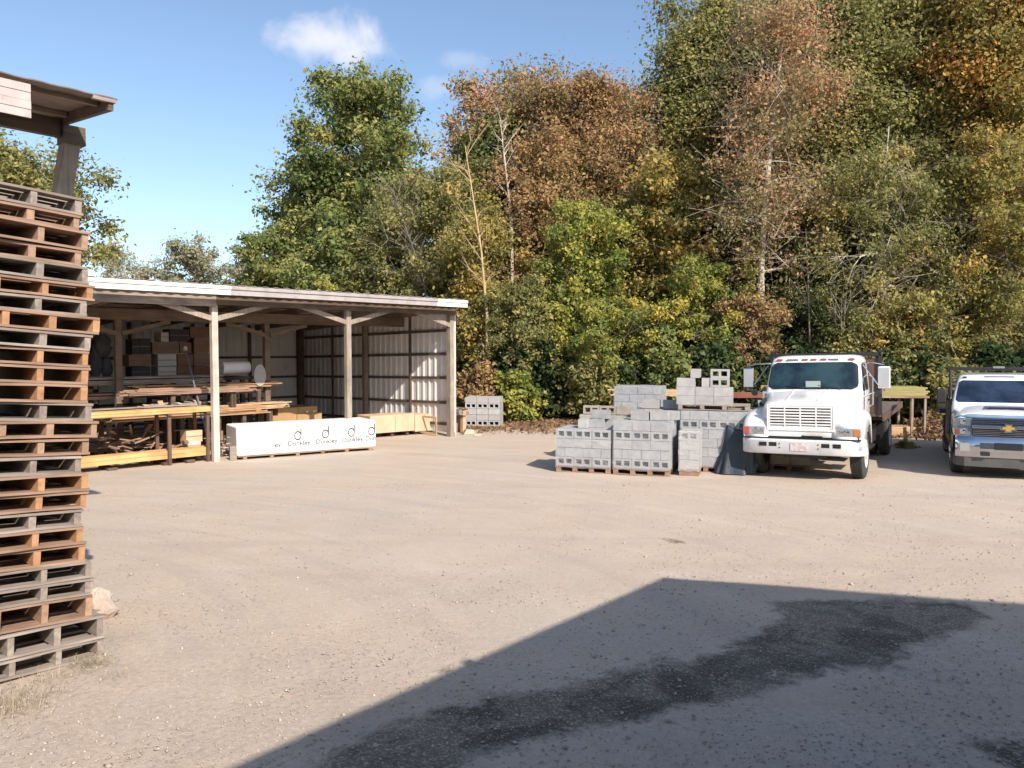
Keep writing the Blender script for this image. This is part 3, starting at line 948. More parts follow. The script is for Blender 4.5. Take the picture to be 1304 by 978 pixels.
# front rack with two yellow beams
xa = S2(104, 530, .3)[0]; xb = S2(268, 530, .3)[0]
xu1 = S2(217, 560, .18)[0]; xu2 = S2(266, 560, .18)[0]
rk = in_shed('lumber_rack', 'low steel post rack holding long yellow beams at the front of the shed', 'rack', 0, .3)
for x in (xu1, xu2, xu1 - 2.3):
    MB().box(x - .035, x + .035, -.10, -.03, 0, 1.14).build('upright', M_RUST, rk)
    MB().box(x - .035, x + .035, .62, .69, 0, 1.14).build('upright', M_RUST, rk)
    MB().box(x - .04, x + .04, -.14, .72, 1.141, 1.19).build('arm', M_RUST, rk)
    MB().box(x - .04, x + .04, -.025, .615, .06, .13).build('arm', M_RUST, rk)
t = in_shed('lumber_stack', 'yellow planed boards lying on top of the low front rack', 'lumber', 0, .3, 1.194, group='lumber on the front rack')
b_ = MB(); board_bundle(b_, xa - 1.4, xb, -.14, .24, 0, .12, .19, .06, .03)
b_.build('boards', W_YEL, t, bevel=.004)
b_ = MB(); board_bundle(b_, xa - 1, xb - .3, .27, .6, .0, .15, .10, .038, .6, rough=True)
b_.build('loose_boards', W_GREY, t)
t = in_shed('lumber_stack', 'thick yellow beams lying near the ground under the front rack', 'lumber', 0, .3, .135, group='lumber on the front rack')
b_ = MB(); board_bundle(b_, xa - 1.6, xb + .02, -.02, .42, 0, .19, .15, .095, .08)
b_.build('boards', W_YEL, t, bevel=.004)
t = in_shed('sleeper', 'dark timber sleepers on the ground under the yellow beams', 'timber', 0, .3)
b_ = MB()
for x in (xa + .6, xa + 1.8, xb - .5): b_.box(x - .1, x + .1, -.02, .6, 0, .058)
b_.build('timber', W_DARK, t)
# interior racks: 3 rows of long boards on shelves
def rack_row(y, zs, x0, x1, label):
    r_ = in_shed('storage_rack', label, 'rack', 0, y)
    x = x0 + .4
    while x < x1:
        MB().box(x - .05, x + .05, 1.0, 1.1, 0, max(zs) + .05).build('upright', W_DARK, r_)
        for z in zs:
            MB().box(x - .04, x + .04, -.05, .997, z - .09, z - .005).build('arm', W_DARK, r_)
        x += 1.7
xe = S2(300, 500, 2.95)[0]
YR = 2.95
zr = [S2(200, p_, YR)[2] - .12 for p_ in (566, 550, 523, 500, 483)]
zr = [max(.12, z) for z in zr]
print('rack', zr)
rack_row(YR, zr, -2 * BAY + .3, xe + 1.3, 'tall wooden rack of long boards behind the left front post')
specs = [(zr[0], .28, W_BEAM, 'brown boards on the lowest shelf of the tall rack', .0, .5),
         (zr[1], .14, W_BRN, 'rough brown boards on the second shelf of the tall rack', -.3, .3),
         (zr[2], .13, W_GREY, 'tangled light offcut boards on the third shelf of the tall rack', .3, .2),
         (zr[3], .12, W_BRN, 'thin brown boards with ragged ends on the fourth shelf of the tall rack', .6, .35),
         (zr[4], .15, W_GREY, 'long grey beams along the top shelf of the tall rack', -.4, .05)]
for z, hgt, mt, lab, dx, jit in specs:
    t = in_shed('lumber_stack', lab, 'lumber', 0, YR, z, group='lumber on the tall rack')
    b_ = MB(); board_bundle(b_, -2 * BAY, xe + dx, -.05, .96, 0, hgt, .16, .04, jit * 1.5, rough=True)
    b_.build('boards', mt, t)
# ragged lumber ends right of the left post
for (px0, px1, py, yl, z_h, mt, lab) in ((282, 322, 497, 1.5, .12, W_BRN, 'splintery brown boards poking out right of the left front post, upper tier'),
        (286, 353, 492, 2.4, .10, W_ORG, 'reddish boards with sunlit ends, upper tier behind the white wrapped pack'),
        (262, 336, 527, 1.3, .16, W_ORG, 'orange boards with sunlit ends, middle tier behind the white wrapped pack'),
        (300, 368, 520, 1.9, .13, W_PINE, 'warped pale boards reaching farthest right over the brown fibreboard packs')):
    x0, _, zc = S2(px0, py, yl); x1 = S2(px1, py, yl)[0]
    t = in_shed('lumber_stack', lab, 'lumber', 0, yl, zc - z_h / 2, group='lumber ends beside the post')
    b_ = MB(); board_bundle(b_, x0 - 2.2, x1, 0, .8, 0, z_h, .13, .035, .30, rough=True)
    b_.build('boards', mt, t)
    for x in (x0 - 1.2, x0 + .4, x1 - .5):
        for y in (.1, .6): MB().box(x - .05, x + .05, y, y + .1, -(zc - z_h / 2), -.002).build('support_post', W_DARK, t)
# scraps and boxes between rack and post
def crate(name, label, cat, px0, px1, py0, py1, yl, mat, depth=.6, group=None, z0=None):
    a = S2(px0, py0, yl); c = S2(px1, py1, yl)
    x0, x1, zt, zb_ = a[0], c[0], a[2], c[2]
    if z0 is not None: zb_ = z0
    t = in_shed(name, label, cat, (x0 + x1) / 2, yl, zb_, group=group)
    hw, hh = (x1 - x0) / 2, zt - zb_
    MB().box(-hw, hw, 0, depth, 0, hh).build('carton', mat, t, bevel=.006)
    MB().box(-hw, hw, -.003, 0.0, hh * .47, hh * .53).build('tape', M_CARD if mat is not M_CARD else M_CARDR, t)
    return t
G_ = 'cartons piled in the dark of the shed'
yb_ = 4.3
for i, (a, b2, c, d, mt, lab) in enumerate((
    (201, 225, 451, 466, M_CARDW, 'upper pale carton in the dark middle of the shed'),
    (201, 225, 467, 480, M_CARDW, 'lower pale carton, directly under the other pale one'),
    (226, 246, 451, 465, M_CARDR, 'rusty red carton right of the upper pale carton'),
    (226, 246, 466, 480, M_CARDR, 'dull red carton right of the lower pale carton'),
    (194, 228, 436, 450, M_CARD, 'wide brown carton lying across the pale cartons'),
    (229, 244, 436, 450, M_CARDR, 'small brown carton by the top of the leaning pole'),
    (216, 241, 419, 435, M_CARDK, 'black carton on top of the pile'),
    (242, 268, 416, 430, M_CARDR, 'topmost red brown carton at the right of the pile'),
    (247, 270, 431, 449, M_CARD, 'brown carton under the topmost red brown one'),
    (247, 270, 450, 466, M_CARD, 'brown carton third down in the right column'),
    (247, 270, 467, 480, M_CARDR, 'reddish carton at the foot of the right column'),
    (164, 193, 452, 466, M_CARD, 'brown carton with a white label left of the pale cartons'),
    (168, 192, 467, 480, M_CARDK, 'black bin left of the lower pale carton'),
    (168, 178, 432, 451, M_CARDK, 'narrow dark carton left of a grey bag'),
    (178, 192, 431, 451, M_CARDK, 'dark grey lumpy bag left of the wide brown carton'),
    (205, 215, 423, 435, M_CARDW, 'small grey carton beside the black one'))):
    crate('carton', lab, 'carton', a, b2, c, d, yb_, mt, .5, G_)
pf = in_shed('platform', 'dark wooden platform that carries the piled cartons', 'platform', 0, yb_)
zt = S2(230, 481.3, yb_)[2]
xL2, xR2 = S2(112, 480, yb_)[0], S2(318, 480, yb_)[0]
MB().box(xL2, xR2, -.05, 1.1, zt - .1, zt - .004).build('deck', W_DARK, pf)
for x in (xL2 + .2, (xL2 + xR2) / 2, xR2 - .2):
    for y in (.02, .9): MB().box(x - .06, x + .06, y, y + .12, 0, zt - .102).build('leg', W_DARK, pf)
# dark clutter far left
for i, (a, b2, c, d, lab) in enumerate(((118, 134, 440, 480, 'dark crumpled bag at the far left of the shed interior'), (133, 148, 455, 480, 'grey crumpled bag left of the interior post'), (122, 146, 425, 455, 'heap of dark wire behind the crumpled bags'))):
    p0_ = S2(a, d, yb_ + .2); p1_ = S2(b2, c, yb_ + .2)
    t = in_shed('sack', lab, 'sack', (p0_[0] + p1_[0]) / 2, yb_ + .2, max(p0_[2], zt))
    b_ = MB(); hw = abs(p1_[0] - p0_[0]) / 2; hh = p1_[2] - p0_[2]
    for q in range(7):
        pts = []; 
    rings = []
    for k in range(8):
        f = k / 7
        rr = hw * (math.sin(math.pi * (.12 + .8 * f)) ** .6)
        rings.append([(rr * math.cos(2*math.pi*j/14) * (1 + .14 * math.sin(j*2.3+k+i)), .3 + rr * .8 * math.sin(2*math.pi*j/14) * (1 + .12 * math.cos(j*1.7+k*2)), hh * f) for j in range(14)])
    b_.loft(rings)
    b_.build('bag', surf('grey_sack', (.09, .09, .09), (.05, .05, .052), rough=.7, scale=4, bmp=.5, bdist=.02), t, smooth=True)
# grey/white roll and oval sheet
c = S2(318, 468, 3.1)
t = in_shed('paper_roll', 'white roll with a dark core hole lying on the top shelf', 'roll', c[0] - .3, 3.1, c[2])
r_ = .175
rl = MB(); rl.lathe([(-.55, .03), (-.55, r_), (.25, r_), (.25, .03), (-.55, .03)], 'x', 36)
rl.build('roll', M_PAPER, t, smooth=True)
rl = MB(); rl.lathe([(-.552, 0.0), (-.552, .03), (.252, .03), (.252, .0)], 'x', 16)
rl.build('core', M_CARDK, t)
c = S2(331, 478, 2.4)
t = in_shed('oval_panel', 'grey oval panel standing on edge right of the white roll', 'panel', c[0], 2.4, c[2])
ov = MB(); pts = [(.18 * math.cos(a_), .31 * math.sin(a_)) for a_ in np.linspace(0, 2 * math.pi, 36, endpoint=False)]
ov.prism(pts, -.012, .012)
ov.build('panel', surf('grey_panel', (.36, .33, .32), (.30, .27, .26), rough=.7), t)
# fibreboard packs on the floor of the middle bay
for (a, b2, py0, py1, yl, lab, g) in ((345, 410, 530, 540, 3.6, 'lower brown fibreboard pack behind the white wrapped pack', 1), (354, 404, 520, 529, 3.7, 'upper brown fibreboard pack resting on the lower one', 2), (296, 316, 533, 541, 2.6, 'short brown fibreboard pack seen between the rack legs', 3)):
    p0_ = S2(a, py0, yl); p1_ = S2(b2, py1 , yl)
    zb_ = {1: .85, 2: p0_[2] - .27, 3: .6}[g]
    if g == 1: zb_ = p0_[2] - .30
    t = in_shed('fibreboard_pack', lab, 'boards', (p0_[0] + p1_[0]) / 2, yl, zb_, group='fibreboard packs')
    hw = (p1_[0] - p0_[0]) / 2
    for s in (-1, 1):
        MB().box(min(s * .01, s * hw), max(s * .01, s * hw), 0, 1.0, 0, p0_[2] - zb_ - .004).build('board_stack', M_MDF, t, bevel=.004)
    if g != 2:
        b_ = MB()
        for x in (-hw * .7, hw * .7):
            for y in (.08, .8): b_.box(x - .06, x + .06, y, y + .1, -zb_, -.002)
        b_.build('bearer', W_DARK, t)
# leaning pole with a mop-like head
a = S2(262, 548, .8); c = S2(236, 444, 2.85)
t = in_shed('leaning_pole', 'thin grey pole with a pale knob leaning against the boards left of the post', 'pole', 0, 0)
MB().tube([(a[0], a[1], a[2]), (c[0], c[1], c[2])], [.026, .018], 8).build('shaft', plain('galvanised_pole', (.16, .18, .21), .5, .2), t, smooth=True)
MB().lathe([(-.07, 0), (-.06, .04), (0, .055), (.06, .035), (.075, 0)], 'z', 12, c).build('knob', M_CARDW, t, smooth=True)
t = in_shed('scrap_pile', 'pale paper and wood scraps heaped on boards above the top yellow beam', 'scraps', S2(238, 522, 1.6)[0], 1.6, 1.18)
r2 = random.Random(21)
for mt, nm in ((W_PINE, 'wood_scraps'), (M_CARDW, 'paper_scraps'), (W_GREY, 'splintered_boards')):
    b_ = MB()
    for k in range(16):
        x, y, z = r2.uniform(-1.0, .6), r2.uniform(-.2, .4), r2.uniform(.02, .16)
        d = Vector((r2.gauss(0, 1.5), r2.gauss(0, .5), r2.gauss(0, .3))).normalized() * r2.uniform(.12, .4)
        b_.beam((x, y, z), (x + d.x, y + d.y, max(.01, z + d.z)), r2.uniform(.05, .14), r2.uniform(.012, .04))
    b_.build(nm, mt, t)
b_ = MB(); board_bundle(b_, -2.6, .75, -.3, .5, -.10, 0, .14, .045, .3, rough=True); b_.build('boards', W_BEAM, t)
for x in (-1.9, -.2):
    for y in (-.2, .35): MB().box(x - .05, x + .05, y, y + .08, -1.18, -.11).build('support_post', W_DARK, t)
# small clutter by the left post
crate('carton', 'pink brown carton by the foot of the rack, left of the front post', 'carton', 237, 258, 549, 562, .75, M_KRAFT, .35, 'cartons near the front post', )
crate('carton', 'white carton under the pink brown one beside the front post', 'carton', 238, 256, 563, 571, .74, M_CARDW, .35, 'cartons near the front post')
c = S2(287, 574, .8)
t = in_shed('debris_heap', 'heap of broken wood and white scraps right of the front post', 'debris', c[0], .8)
for mt, nm, sd_ in ((W_PINE, 'wood_scraps', 1), (M_CARDW, 'paper_scraps', 2), (W_BRN, 'broken_boards', 3)):
    r2 = random.Random(sd_); b_ = MB()
    for k in range(22):
        x, y, z = r2.uniform(-.28, .32), r2.uniform(-.2, .6), r2.uniform(.02, .42)
        d = Vector((r2.gauss(0, 1), r2.gauss(0, 1), r2.gauss(0, .35))).normalized() * r2.uniform(.08, .24)
        b_.beam((x, y, z), (x + d.x, y + d.y, max(.01, z + d.z)), r2.uniform(.03, .1), r2.uniform(.01, .03))
    b_.build(nm, mt, t)
t = in_shed('debris_heap', 'heap of splintered brown wood under the rack of yellow beams', 'debris', xb - 1.2, 1.1)
r2 = random.Random(9); b_ = MB()
for k in range(70):
    x, y, z = r2.uniform(-1.0, 1.0), r2.uniform(-.25, .4), r2.uniform(.02, .75)
    d = Vector((r2.gauss(0, 1.5), r2.gauss(0, .6), r2.gauss(0, .3))).normalized() * r2.uniform(.15, .5)
    b_.beam((x, y, z), (x + d.x, y + d.y, max(.01, z + d.z)), r2.uniform(.04, .12), r2.uniform(.015, .035))
b_.build('wood_scraps', W_BRN, t)

# ------------------------------------------------------------------ white wrapped pack with printed name
A = hit(302, 586); B = hit(479, 573)
dv = (B - A); dv.z = 0; PL = dv.length; PA = math.atan2(dv.y, dv.x)
PL = max(PL, 3.4)
pk = empty('wrapped_lumber_pack', (A.x, A.y, ground(A.x, A.y)), PA, 'long lumber pack in white printed wrap lying in front of the shed', 'lumber pack')
PH = .80
rings = []
def pk_ring(x, e=0.0):
    h0, h1, d0, d1 = .10 + e, PH - e, 0 + e, 1.15 - e
    return [(x, d0, h0), (x, d0, (h0 + h1) / 2), (x, d0 + .012, h1 - .02), (x, d0 + .04, h1), (x, d1 - .04, h1), (x, d1, h1 - .03), (x, d1, h0)]
b_ = MB(); b_.loft([pk_ring(0, .02), pk_ring(.03), pk_ring(PL * .33), pk_ring(PL * .66), pk_ring(PL - .03), pk_ring(PL, .02)])
b_.build('wrap', M_WRAPW, pk, bevel=.012, seg=2)
b_ = MB()
for x in np.linspace(.15, PL - .2, 6): b_.box(x, x + .09, .02, 1.12, 0, .098)
b_.build('bearer', W_BRN, pk)
b_ = MB(); b_.box(.02, PL - .02, .012, .9, .06, .099); b_.build('bottom_board', W_BRN, pk)
b_ = MB(); b_.box(-.16, .0, .02, .14, 0, .34); b_.build('end_block', W_GREY, pk)
def text_obj(s, size, loc, rot, mat, parent, name='lettering', ext=.0015, clip=None, bold=0.0, sx=1.0):
    cu = bpy.data.curves.new(name, 'FONT')
    cu.body = s; cu.size = size; cu.extrude = ext; cu.offset = bold
    cu.align_x = 'CENTER'; cu.space_character = 1.0
    tmp = bpy.data.objects.new(name, cu); COL.objects.link(tmp)
    dg = bpy.context.evaluated_depsgraph_get()
    me = bpy.data.meshes.new_from_object(tmp.evaluated_get(dg))
    bpy.data.objects.remove(tmp)
    me.materials.clear(); me.materials.append(mat)
    if clip is not None:
        import bmesh
        bm = bmesh.new(); bm.from_mesh(me)
        for cx_, s_ in clip:
            g_ = bm.verts[:] + bm.edges[:] + bm.faces[:]
            bmesh.ops.bisect_plane(bm, geom=g_, plane_co=(cx_, 0, 0), plane_no=(s_, 0, 0), clear_outer=True)
        bm.to_mesh(me); bm.free()
    o = bpy.data.objects.new(name, me); COL.objects.link(o)
    o.parent = parent; o.location = loc; o.rotation_euler = rot; o.scale = (sx, 1, 1)
    return o
def pack_x(px):
    d = ray(px, 570); nrm = Vector((-dv.y, dv.x, 0)).normalized()
    t_ = (A - Vector((0, 0, EYE))).dot(nrm) / d.dot(nrm)
    return (Vector((0, 0, EYE)) + d * t_ - A).dot(dv.normalized())
FR = (R(90), 0, 0)
def logo(x, clip=None):
    z = .51
    b_ = MB()
    n = 40
    r1_, r0_ = .108, .074
    for k in range(n):
        a1, a2 = 2*math.pi*k/n, 2*math.pi*(k+1)/n
        q = [(x + r*math.cos(a)*.9, z + r*math.sin(a)*1.12) for r, a in ((r0_,a1),(r1_,a1),(r1_,a2),(r0_,a2))]
        if clip and max(p[0] for p in q) > clip: continue
        b_.add([(p[0], -.0015, p[1]) for p in q], [(0,1,2,3)])
    if not clip or x + .09 < clip:
        b_.box(x + .068, x + .098, -.0022, -.0008, z, z + .205)
    # the small figure inside the ring
    for (px_, pz_, w_, h_) in ((-.028, -.06, .012, .085), (.016, -.06, .012, .085), (-.016, .02, .032, .03), (-.018, -.022, .036, .01)):
        b_.box(x + px_, x + px_ + w_, -.0022, -.0008, z + pz_, z + pz_ + h_)
    b_.build('printed_logo', M_INK, pk, recalc=False)
lx = [pack_x(v) for v in (381, 416, 449)]
for x in lx:
    logo(x - .03)
    text_obj('Dunkley', .172, (x, -.0006, .265), FR, M_INK, pk, bold=.004)
    text_obj('LUMBER LTD', .045, (x - .02, -.0006, .215), FR, M_INK, pk)
xl = pack_x(476)
logo(xl - .06)
text_obj('Dunkley', .172, (xl + .05, -.0006, .265), FR, M_INK, pk, clip=[(PL - .02 - xl - .05, 1)], bold=.004)
text_obj('Dunkley', .172, (pack_x(343), -.0006, .255), FR, M_INK, pk, clip=[(.10, -1)], bold=.004)
x0 = pack_x(348)
b_ = MB(); b_.box(x0, PL - .03, -.0022, -.0008, .178, .184); b_.box(x0, PL - .03, -.0022, -.0008, .135, .139)
b_.build('printed_line', M_INK, pk)

# kraft wrapped packs right of it
A2 = hit(484, 557.5); B2 = hit(550, 552)
dv2 = B2 - A2; dv2.z = 0; L2 = dv2.length
for i, (f0_, f1_, lab, z0_) in enumerate(((-.18, .655, 'kraft wrapped lumber pack on bearers between the printed pack and the short one', .12), (.665, 1.0, 'short kraft wrapped pack against the end wall of the shed', .08))):
    p = A2 + dv2 * f0_
    t = empty('kraft_wrapped_pack', (p.x, p.y, 0), math.atan2(dv2.y, dv2.x), lab, 'lumber pack', 'kraft wrapped packs')
    LL = L2 * (f1_ - f0_)
    MB().box(0, LL, 0, .8, z0_, .62 + .04 * (1 - i)).build('wrap', M_KRAFT, t, bevel=.012, seg=2)
    MB().box(LL * .55, LL * .56, -.004, .0, z0_ + .01, .6).build('seam', M_CARD, t)
    b_ = MB()
    for x in (LL * .1, LL * .5, LL * .85): b_.box(x, x + .09, .1, .75, 0, z0_ - .002)
    b_.build('bearer', W_DARK, t)
b_ = in_shed('wooden_skid', 'small pale wooden frame leaning at the foot of the end wall', 'frame', LS - .3, 1.0)
fr = MB(); 
for (y0, y1, z0_, z1_) in ((-.5, .8, .02, .08), (-.5, .8, .52, .58), (-.5, -.44, .08, .52), (.74, .8, .08, .52)): fr.box(.05, .08, y0, y1, z0_, z1_)
fr.build('frame', W_PINE, b_)

# ------------------------------------------------------------------ the tall stack of pallets
FD = Vector((.62, .78, 0)).normalized(); FN = Vector((FD.y, -FD.x, 0))
Q0 = at(116, 600, 6.0)
PALL = [(104,252,'g'),(101,274,'b'),(112,295,'b'),(103,319,'b'),(112,340,'g'),(118,363,'o'),(110,383,'g'),(127,404,'o'),(115,426,'g'),(112,447,'o'),(112,468,'o'),(111,490,'o'),
        (116,513,'g'),(123,536,'b'),(113,558,'b'),(103,580,'g'),(112,602,'o'),(110,625,'o'),(103,648,'g'),(105,670,'o'),(108,692,'o'),(116,714,'g'),(116,736,'g'),(117,757,'b'),(131,783,'g'),(132,812,'g')]
ORD = ['topmost','second','third','fourth','fifth','sixth','seventh','eighth','ninth','tenth','eleventh','twelfth','thirteenth']
def plane_hit(px, py):
    d = ray(px, py); t = (Q0 - Vector((0, 0, EYE))).dot(FN) / d.dot(FN)
    return Vector((0, 0, EYE)) + d * t
PH_ = .134
stack_top = plane_hit(104, 252).z; stack_bot = plane_hit(132, 835).z
pitch_ = (stack_top - stack_bot) / len(PALL)
print('pallets', stack_top, stack_bot, pitch_, ground(plane_hit(132,835).x, plane_hit(132,835).y))
fa = math.atan2(FD.y, FD.x)
for i, (px, py, kd) in enumerate(PALL):
    rp = random.Random(i * 13 + 1)
    p = plane_hit(px, py)
    mx_, my_ = {'g': (W_GREY, W_GREYY), 'o': (W_ORG, W_ORGY), 'b': (W_BRN, W_BRNY)}[kd]
    ztop = p.z
    zbot = plane_hit(PALL[i + 1][0], PALL[i + 1][1]).z if i < len(PALL) - 1 else stack_bot
    hgt = ztop - zbot - .004
    word = {'g': 'weathered grey', 'o': 'orange wooden', 'b': 'brown wooden'}[kd]
    lab = ORD[i] + ' pallet of the tall stack at the left, ' + word if i < 13 else (('bottom' if i == 25 else ORD[25 - i] + ' lowest') + ' pallet of the tall stack at the left, ' + word)
    if i == 25: lab = 'lowest pallet of the tall stack, grey, tilted on the ground'
    t = empty('wooden_pallet', (p.x, p.y, zbot), fa, lab, 'pallet', 'pallets in the tall stack')
    til = R(4.1) + rp.uniform(-.006, .006)
    if i >= 24: til = R(3.0)
    t.rotation_euler = (rp.uniform(-.006, .006), til, fa + rp.uniform(-.035, .035))
    Wp, Dp = 1.02 + rp.uniform(-.03, .03), 1.1
    th_ = .019; sh = hgt - 2 * th_
    def deck(z, nb, nm):
        b_ = MB(); y = 0.0
        step = (Dp - .1) / (nb - 1)
        for k in range(nb):
            y0 = k * step + rp.uniform(-.006, .006)
            sag = rp.uniform(-.004, .003); bw_ = rp.choice((.09, .1, .13))
            e0 = rp.uniform(-.012, .012)
            xs_ = [-Wp + e0, -Wp * .66, -Wp * .33, rp.uniform(-.008, .012)]
            zz = [z, z + sag, z - sag * .5 + .001, z + (rp.uniform(-.001, .002))]
            rings = [[(x, y0, q), (x, y0 + bw_, q), (x, y0 + bw_, q + th_ - .001), (x, y0, q + th_ - .001)] for x, q in zip(xs_, zz)]
            b_.loft(rings)
        return b_.build(nm, mx_, t)
    if kd == 'o': mx_ = W_BRN
    deck(hgt - th_, 7, 'top_deck')
    deck(0, 5 if i not in (0,) else 3, 'bottom_deck')
    wst = .040
    sxs = [-.002, -.315, -.63, -Wp + wst]
    for k, sx_ in enumerate(sxs):
        o = MB().box(sx_ - wst - rp.uniform(0, .012), sx_, .003 + rp.uniform(0, .008), Dp - .01, th_, th_ + sh).build('stringer', my_, t)
# pale rock and dry grass beside the stack
q = hit(122, 786)
t = empty('rock', (q.x, q.y, ground(q.x, q.y)), .4, 'pale rough rock behind the foot of the pallet stack', 'rock')
rings = []
for k in range(7):
    f = k / 6; rr = .17 * (math.sin(math.pi * (.22 + .74 * f)) ** .7)
    rings.append([(rr * math.cos(a_) * (1 + .16 * math.sin(a_ * 3 + k * 1.3) + .1 * math.sin(a_ * 7 + k * 2.3)), rr * .8 * math.sin(a_) * (1 + .18 * math.cos(a_ * 2 + k) + .1 * math.cos(a_ * 6 + k * 3)), -.03 + .28 * f + .02 * math.sin(a_ * 5 + k)) for a_ in np.linspace(0, 2 * math.pi, 16, endpoint=False)])
MB().loft(rings).build('boulder', M_ROCK, t)
def tuft(px, py, n, L_, lab, seed, spread):
    q = hit(px, py); r2 = random.Random(seed)
    t = empty('dry_grass_tuft', (q.x, q.y, ground(q.x, q.y)), 0, lab, 'grass tuft', 'dry grass tufts')
    b_ = MB()
    for k in range(n):
        x, y = r2.gauss(0, spread), r2.gauss(0, spread * .8)
        a_ = r2.uniform(0, 6.28); l_ = L_ * r2.uniform(.4, 1.2); ti = r2.uniform(.3, 1.6)
        d = Vector((math.cos(a_) * math.sin(ti), math.sin(a_) * math.sin(ti), math.cos(ti)))
        s_ = Vector((-math.sin(a_), math.cos(a_), 0)) * r2.uniform(.0007, .0017)
        p0_ = Vector((x, y, 0)); p1_ = p0_ + d * l_ * .55; p2_ = p0_ + d * l_ + Vector((0, 0, -l_ * .18))
        b_.add([p0_ - s_, p0_ + s_, p1_ + s_, p1_ - s_, p2_], [(0, 1, 2, 3), (3, 2, 4)])
    b_.build('blades', M_STRAW, t, recalc=False)
tuft(10, 900, 650, .15, 'matted dry grass in front of the pallet stack at the far left', 1, .16)
tuft(62, 866, 160, .11, 'thin dry grass under the front edge of the lowest pallet', 4, .10)
tuft(115, 846, 330, .10, 'dry reddish grass tuft at the right corner of the pallet stack', 2, .085)
tuft(150, 862, 90, .08, 'few dry straws on the gravel right of the corner tuft', 3, .08)

# ------------------------------------------------------------------ roof corner above the pallets
T = at(150, 126, 8.0)
ra = R(50)
er = Vector((math.cos(ra), math.sin(ra), 0))
sh2 = empty('leaning_shed', (T.x, T.y, ground(T.x, T.y)), ra, 'old shed roof corner on a crooked post above the pallet stack', 'shed')
zt = T.z - ground(T.x, T.y)
b_ = MB(); n_ = 46
xs = np.linspace(-7.0, 0, n_ * 2)
for yy0, yy1 in ((0, 2.1),):
    r0 = [(x, yy0, zt + (.006 if i % 4 in (1, 2) else 0) + .007 * math.sin(x * 1.7)) for i, x in enumerate(xs)]
    r1 = [(x, yy1, zt + .12 + (.006 if i % 4 in (1, 2) else 0) ) for i, x in enumerate(xs)]
    b_.add(r0 + r1, [(i, i + 1, len(xs) + i + 1, len(xs) + i) for i in range(len(xs) - 1)])
o = b_.build('roof', surf('old_brown_sheet', (.22, .17, .14), (.13, .10, .085), rough=.7, scale=2, bmp=.2, stretch=(1, 4, 1)), sh2, recalc=False)
o.modifiers.new('thick', 'SOLIDIFY').thickness = .012
MB().beam((-.06, .02, zt - .06), (-.06, 1.75, zt + .05), .05, .13).build('rafter', W_DARK, sh2)
MB().beam((-7, 1.25, zt - .07), (-.10, 1.25, zt - .09), .10, .20).build('header_beam', W_DARK, sh2)
for y in (.25, 1.05): MB().beam((-7, y, zt - .035 + .05 * y), (-.1, y, zt - .035 + .05 * y), .05, .05).build('purlin', W_BEAM, sh2)
MB().box(-.24, -.02, -.005, .045, zt - .05, zt - .015).build('end_block', W_GREY, sh2)
def plane_hit2(px, py, yl):
    nr_ = Vector((-er.y, er.x, 0)); d = ray(px, py); o_ = Vector((0, 0, EYE)) - T
    t_ = (yl - o_.dot(nr_)) / d.dot(nr_)
    p = o_ + d * t_
    return p.dot(er), p.z + T.z - ground(T.x, T.y)
fx, fz = plane_hit2(38, 108, .05); _, fzb = plane_hit2(38, 151, .05)
b_ = MB()
hh = (fz - fzb)
for k in range(4):
    b_.box(-7, fx, .03 + .006 * (k % 2), .055, fz - hh * (k + 1) / 4 + .004, fz - hh * k / 4)
b_.build('fascia', surf('mottled_white_siding', (.50, .43, .41), (.40, .345, .33), rough=.5, scale=3, bmp=.08, dirt=(.32, .27, .25), dscale=9, dlo=.5, dhi=.72), sh2)
p1x, p1z = plane_hit2(90, 140, 1.25); p2x, p2z = plane_hit2(73, 250, 1.25)
dx_ = (p2x - p1x) / (p2z - p1z)
MB().beam((p1x, 1.25, zt - .13), (p1x - dx_ * (zt - .13) , 1.25, 0), .17, .17, up=(0, 1, 0)).build('post', W_POST, sh2, bevel=.01)
MB().box(p1x - .11, p1x + .11, 1.14, 1.36, zt - .26, zt - .06).build('post_cap', W_DARK, sh2)
for x in (-3.5, -6.5): MB().box(x - .08, x + .08, .54, .70, 0, zt - .2).build('post', W_POST, sh2)

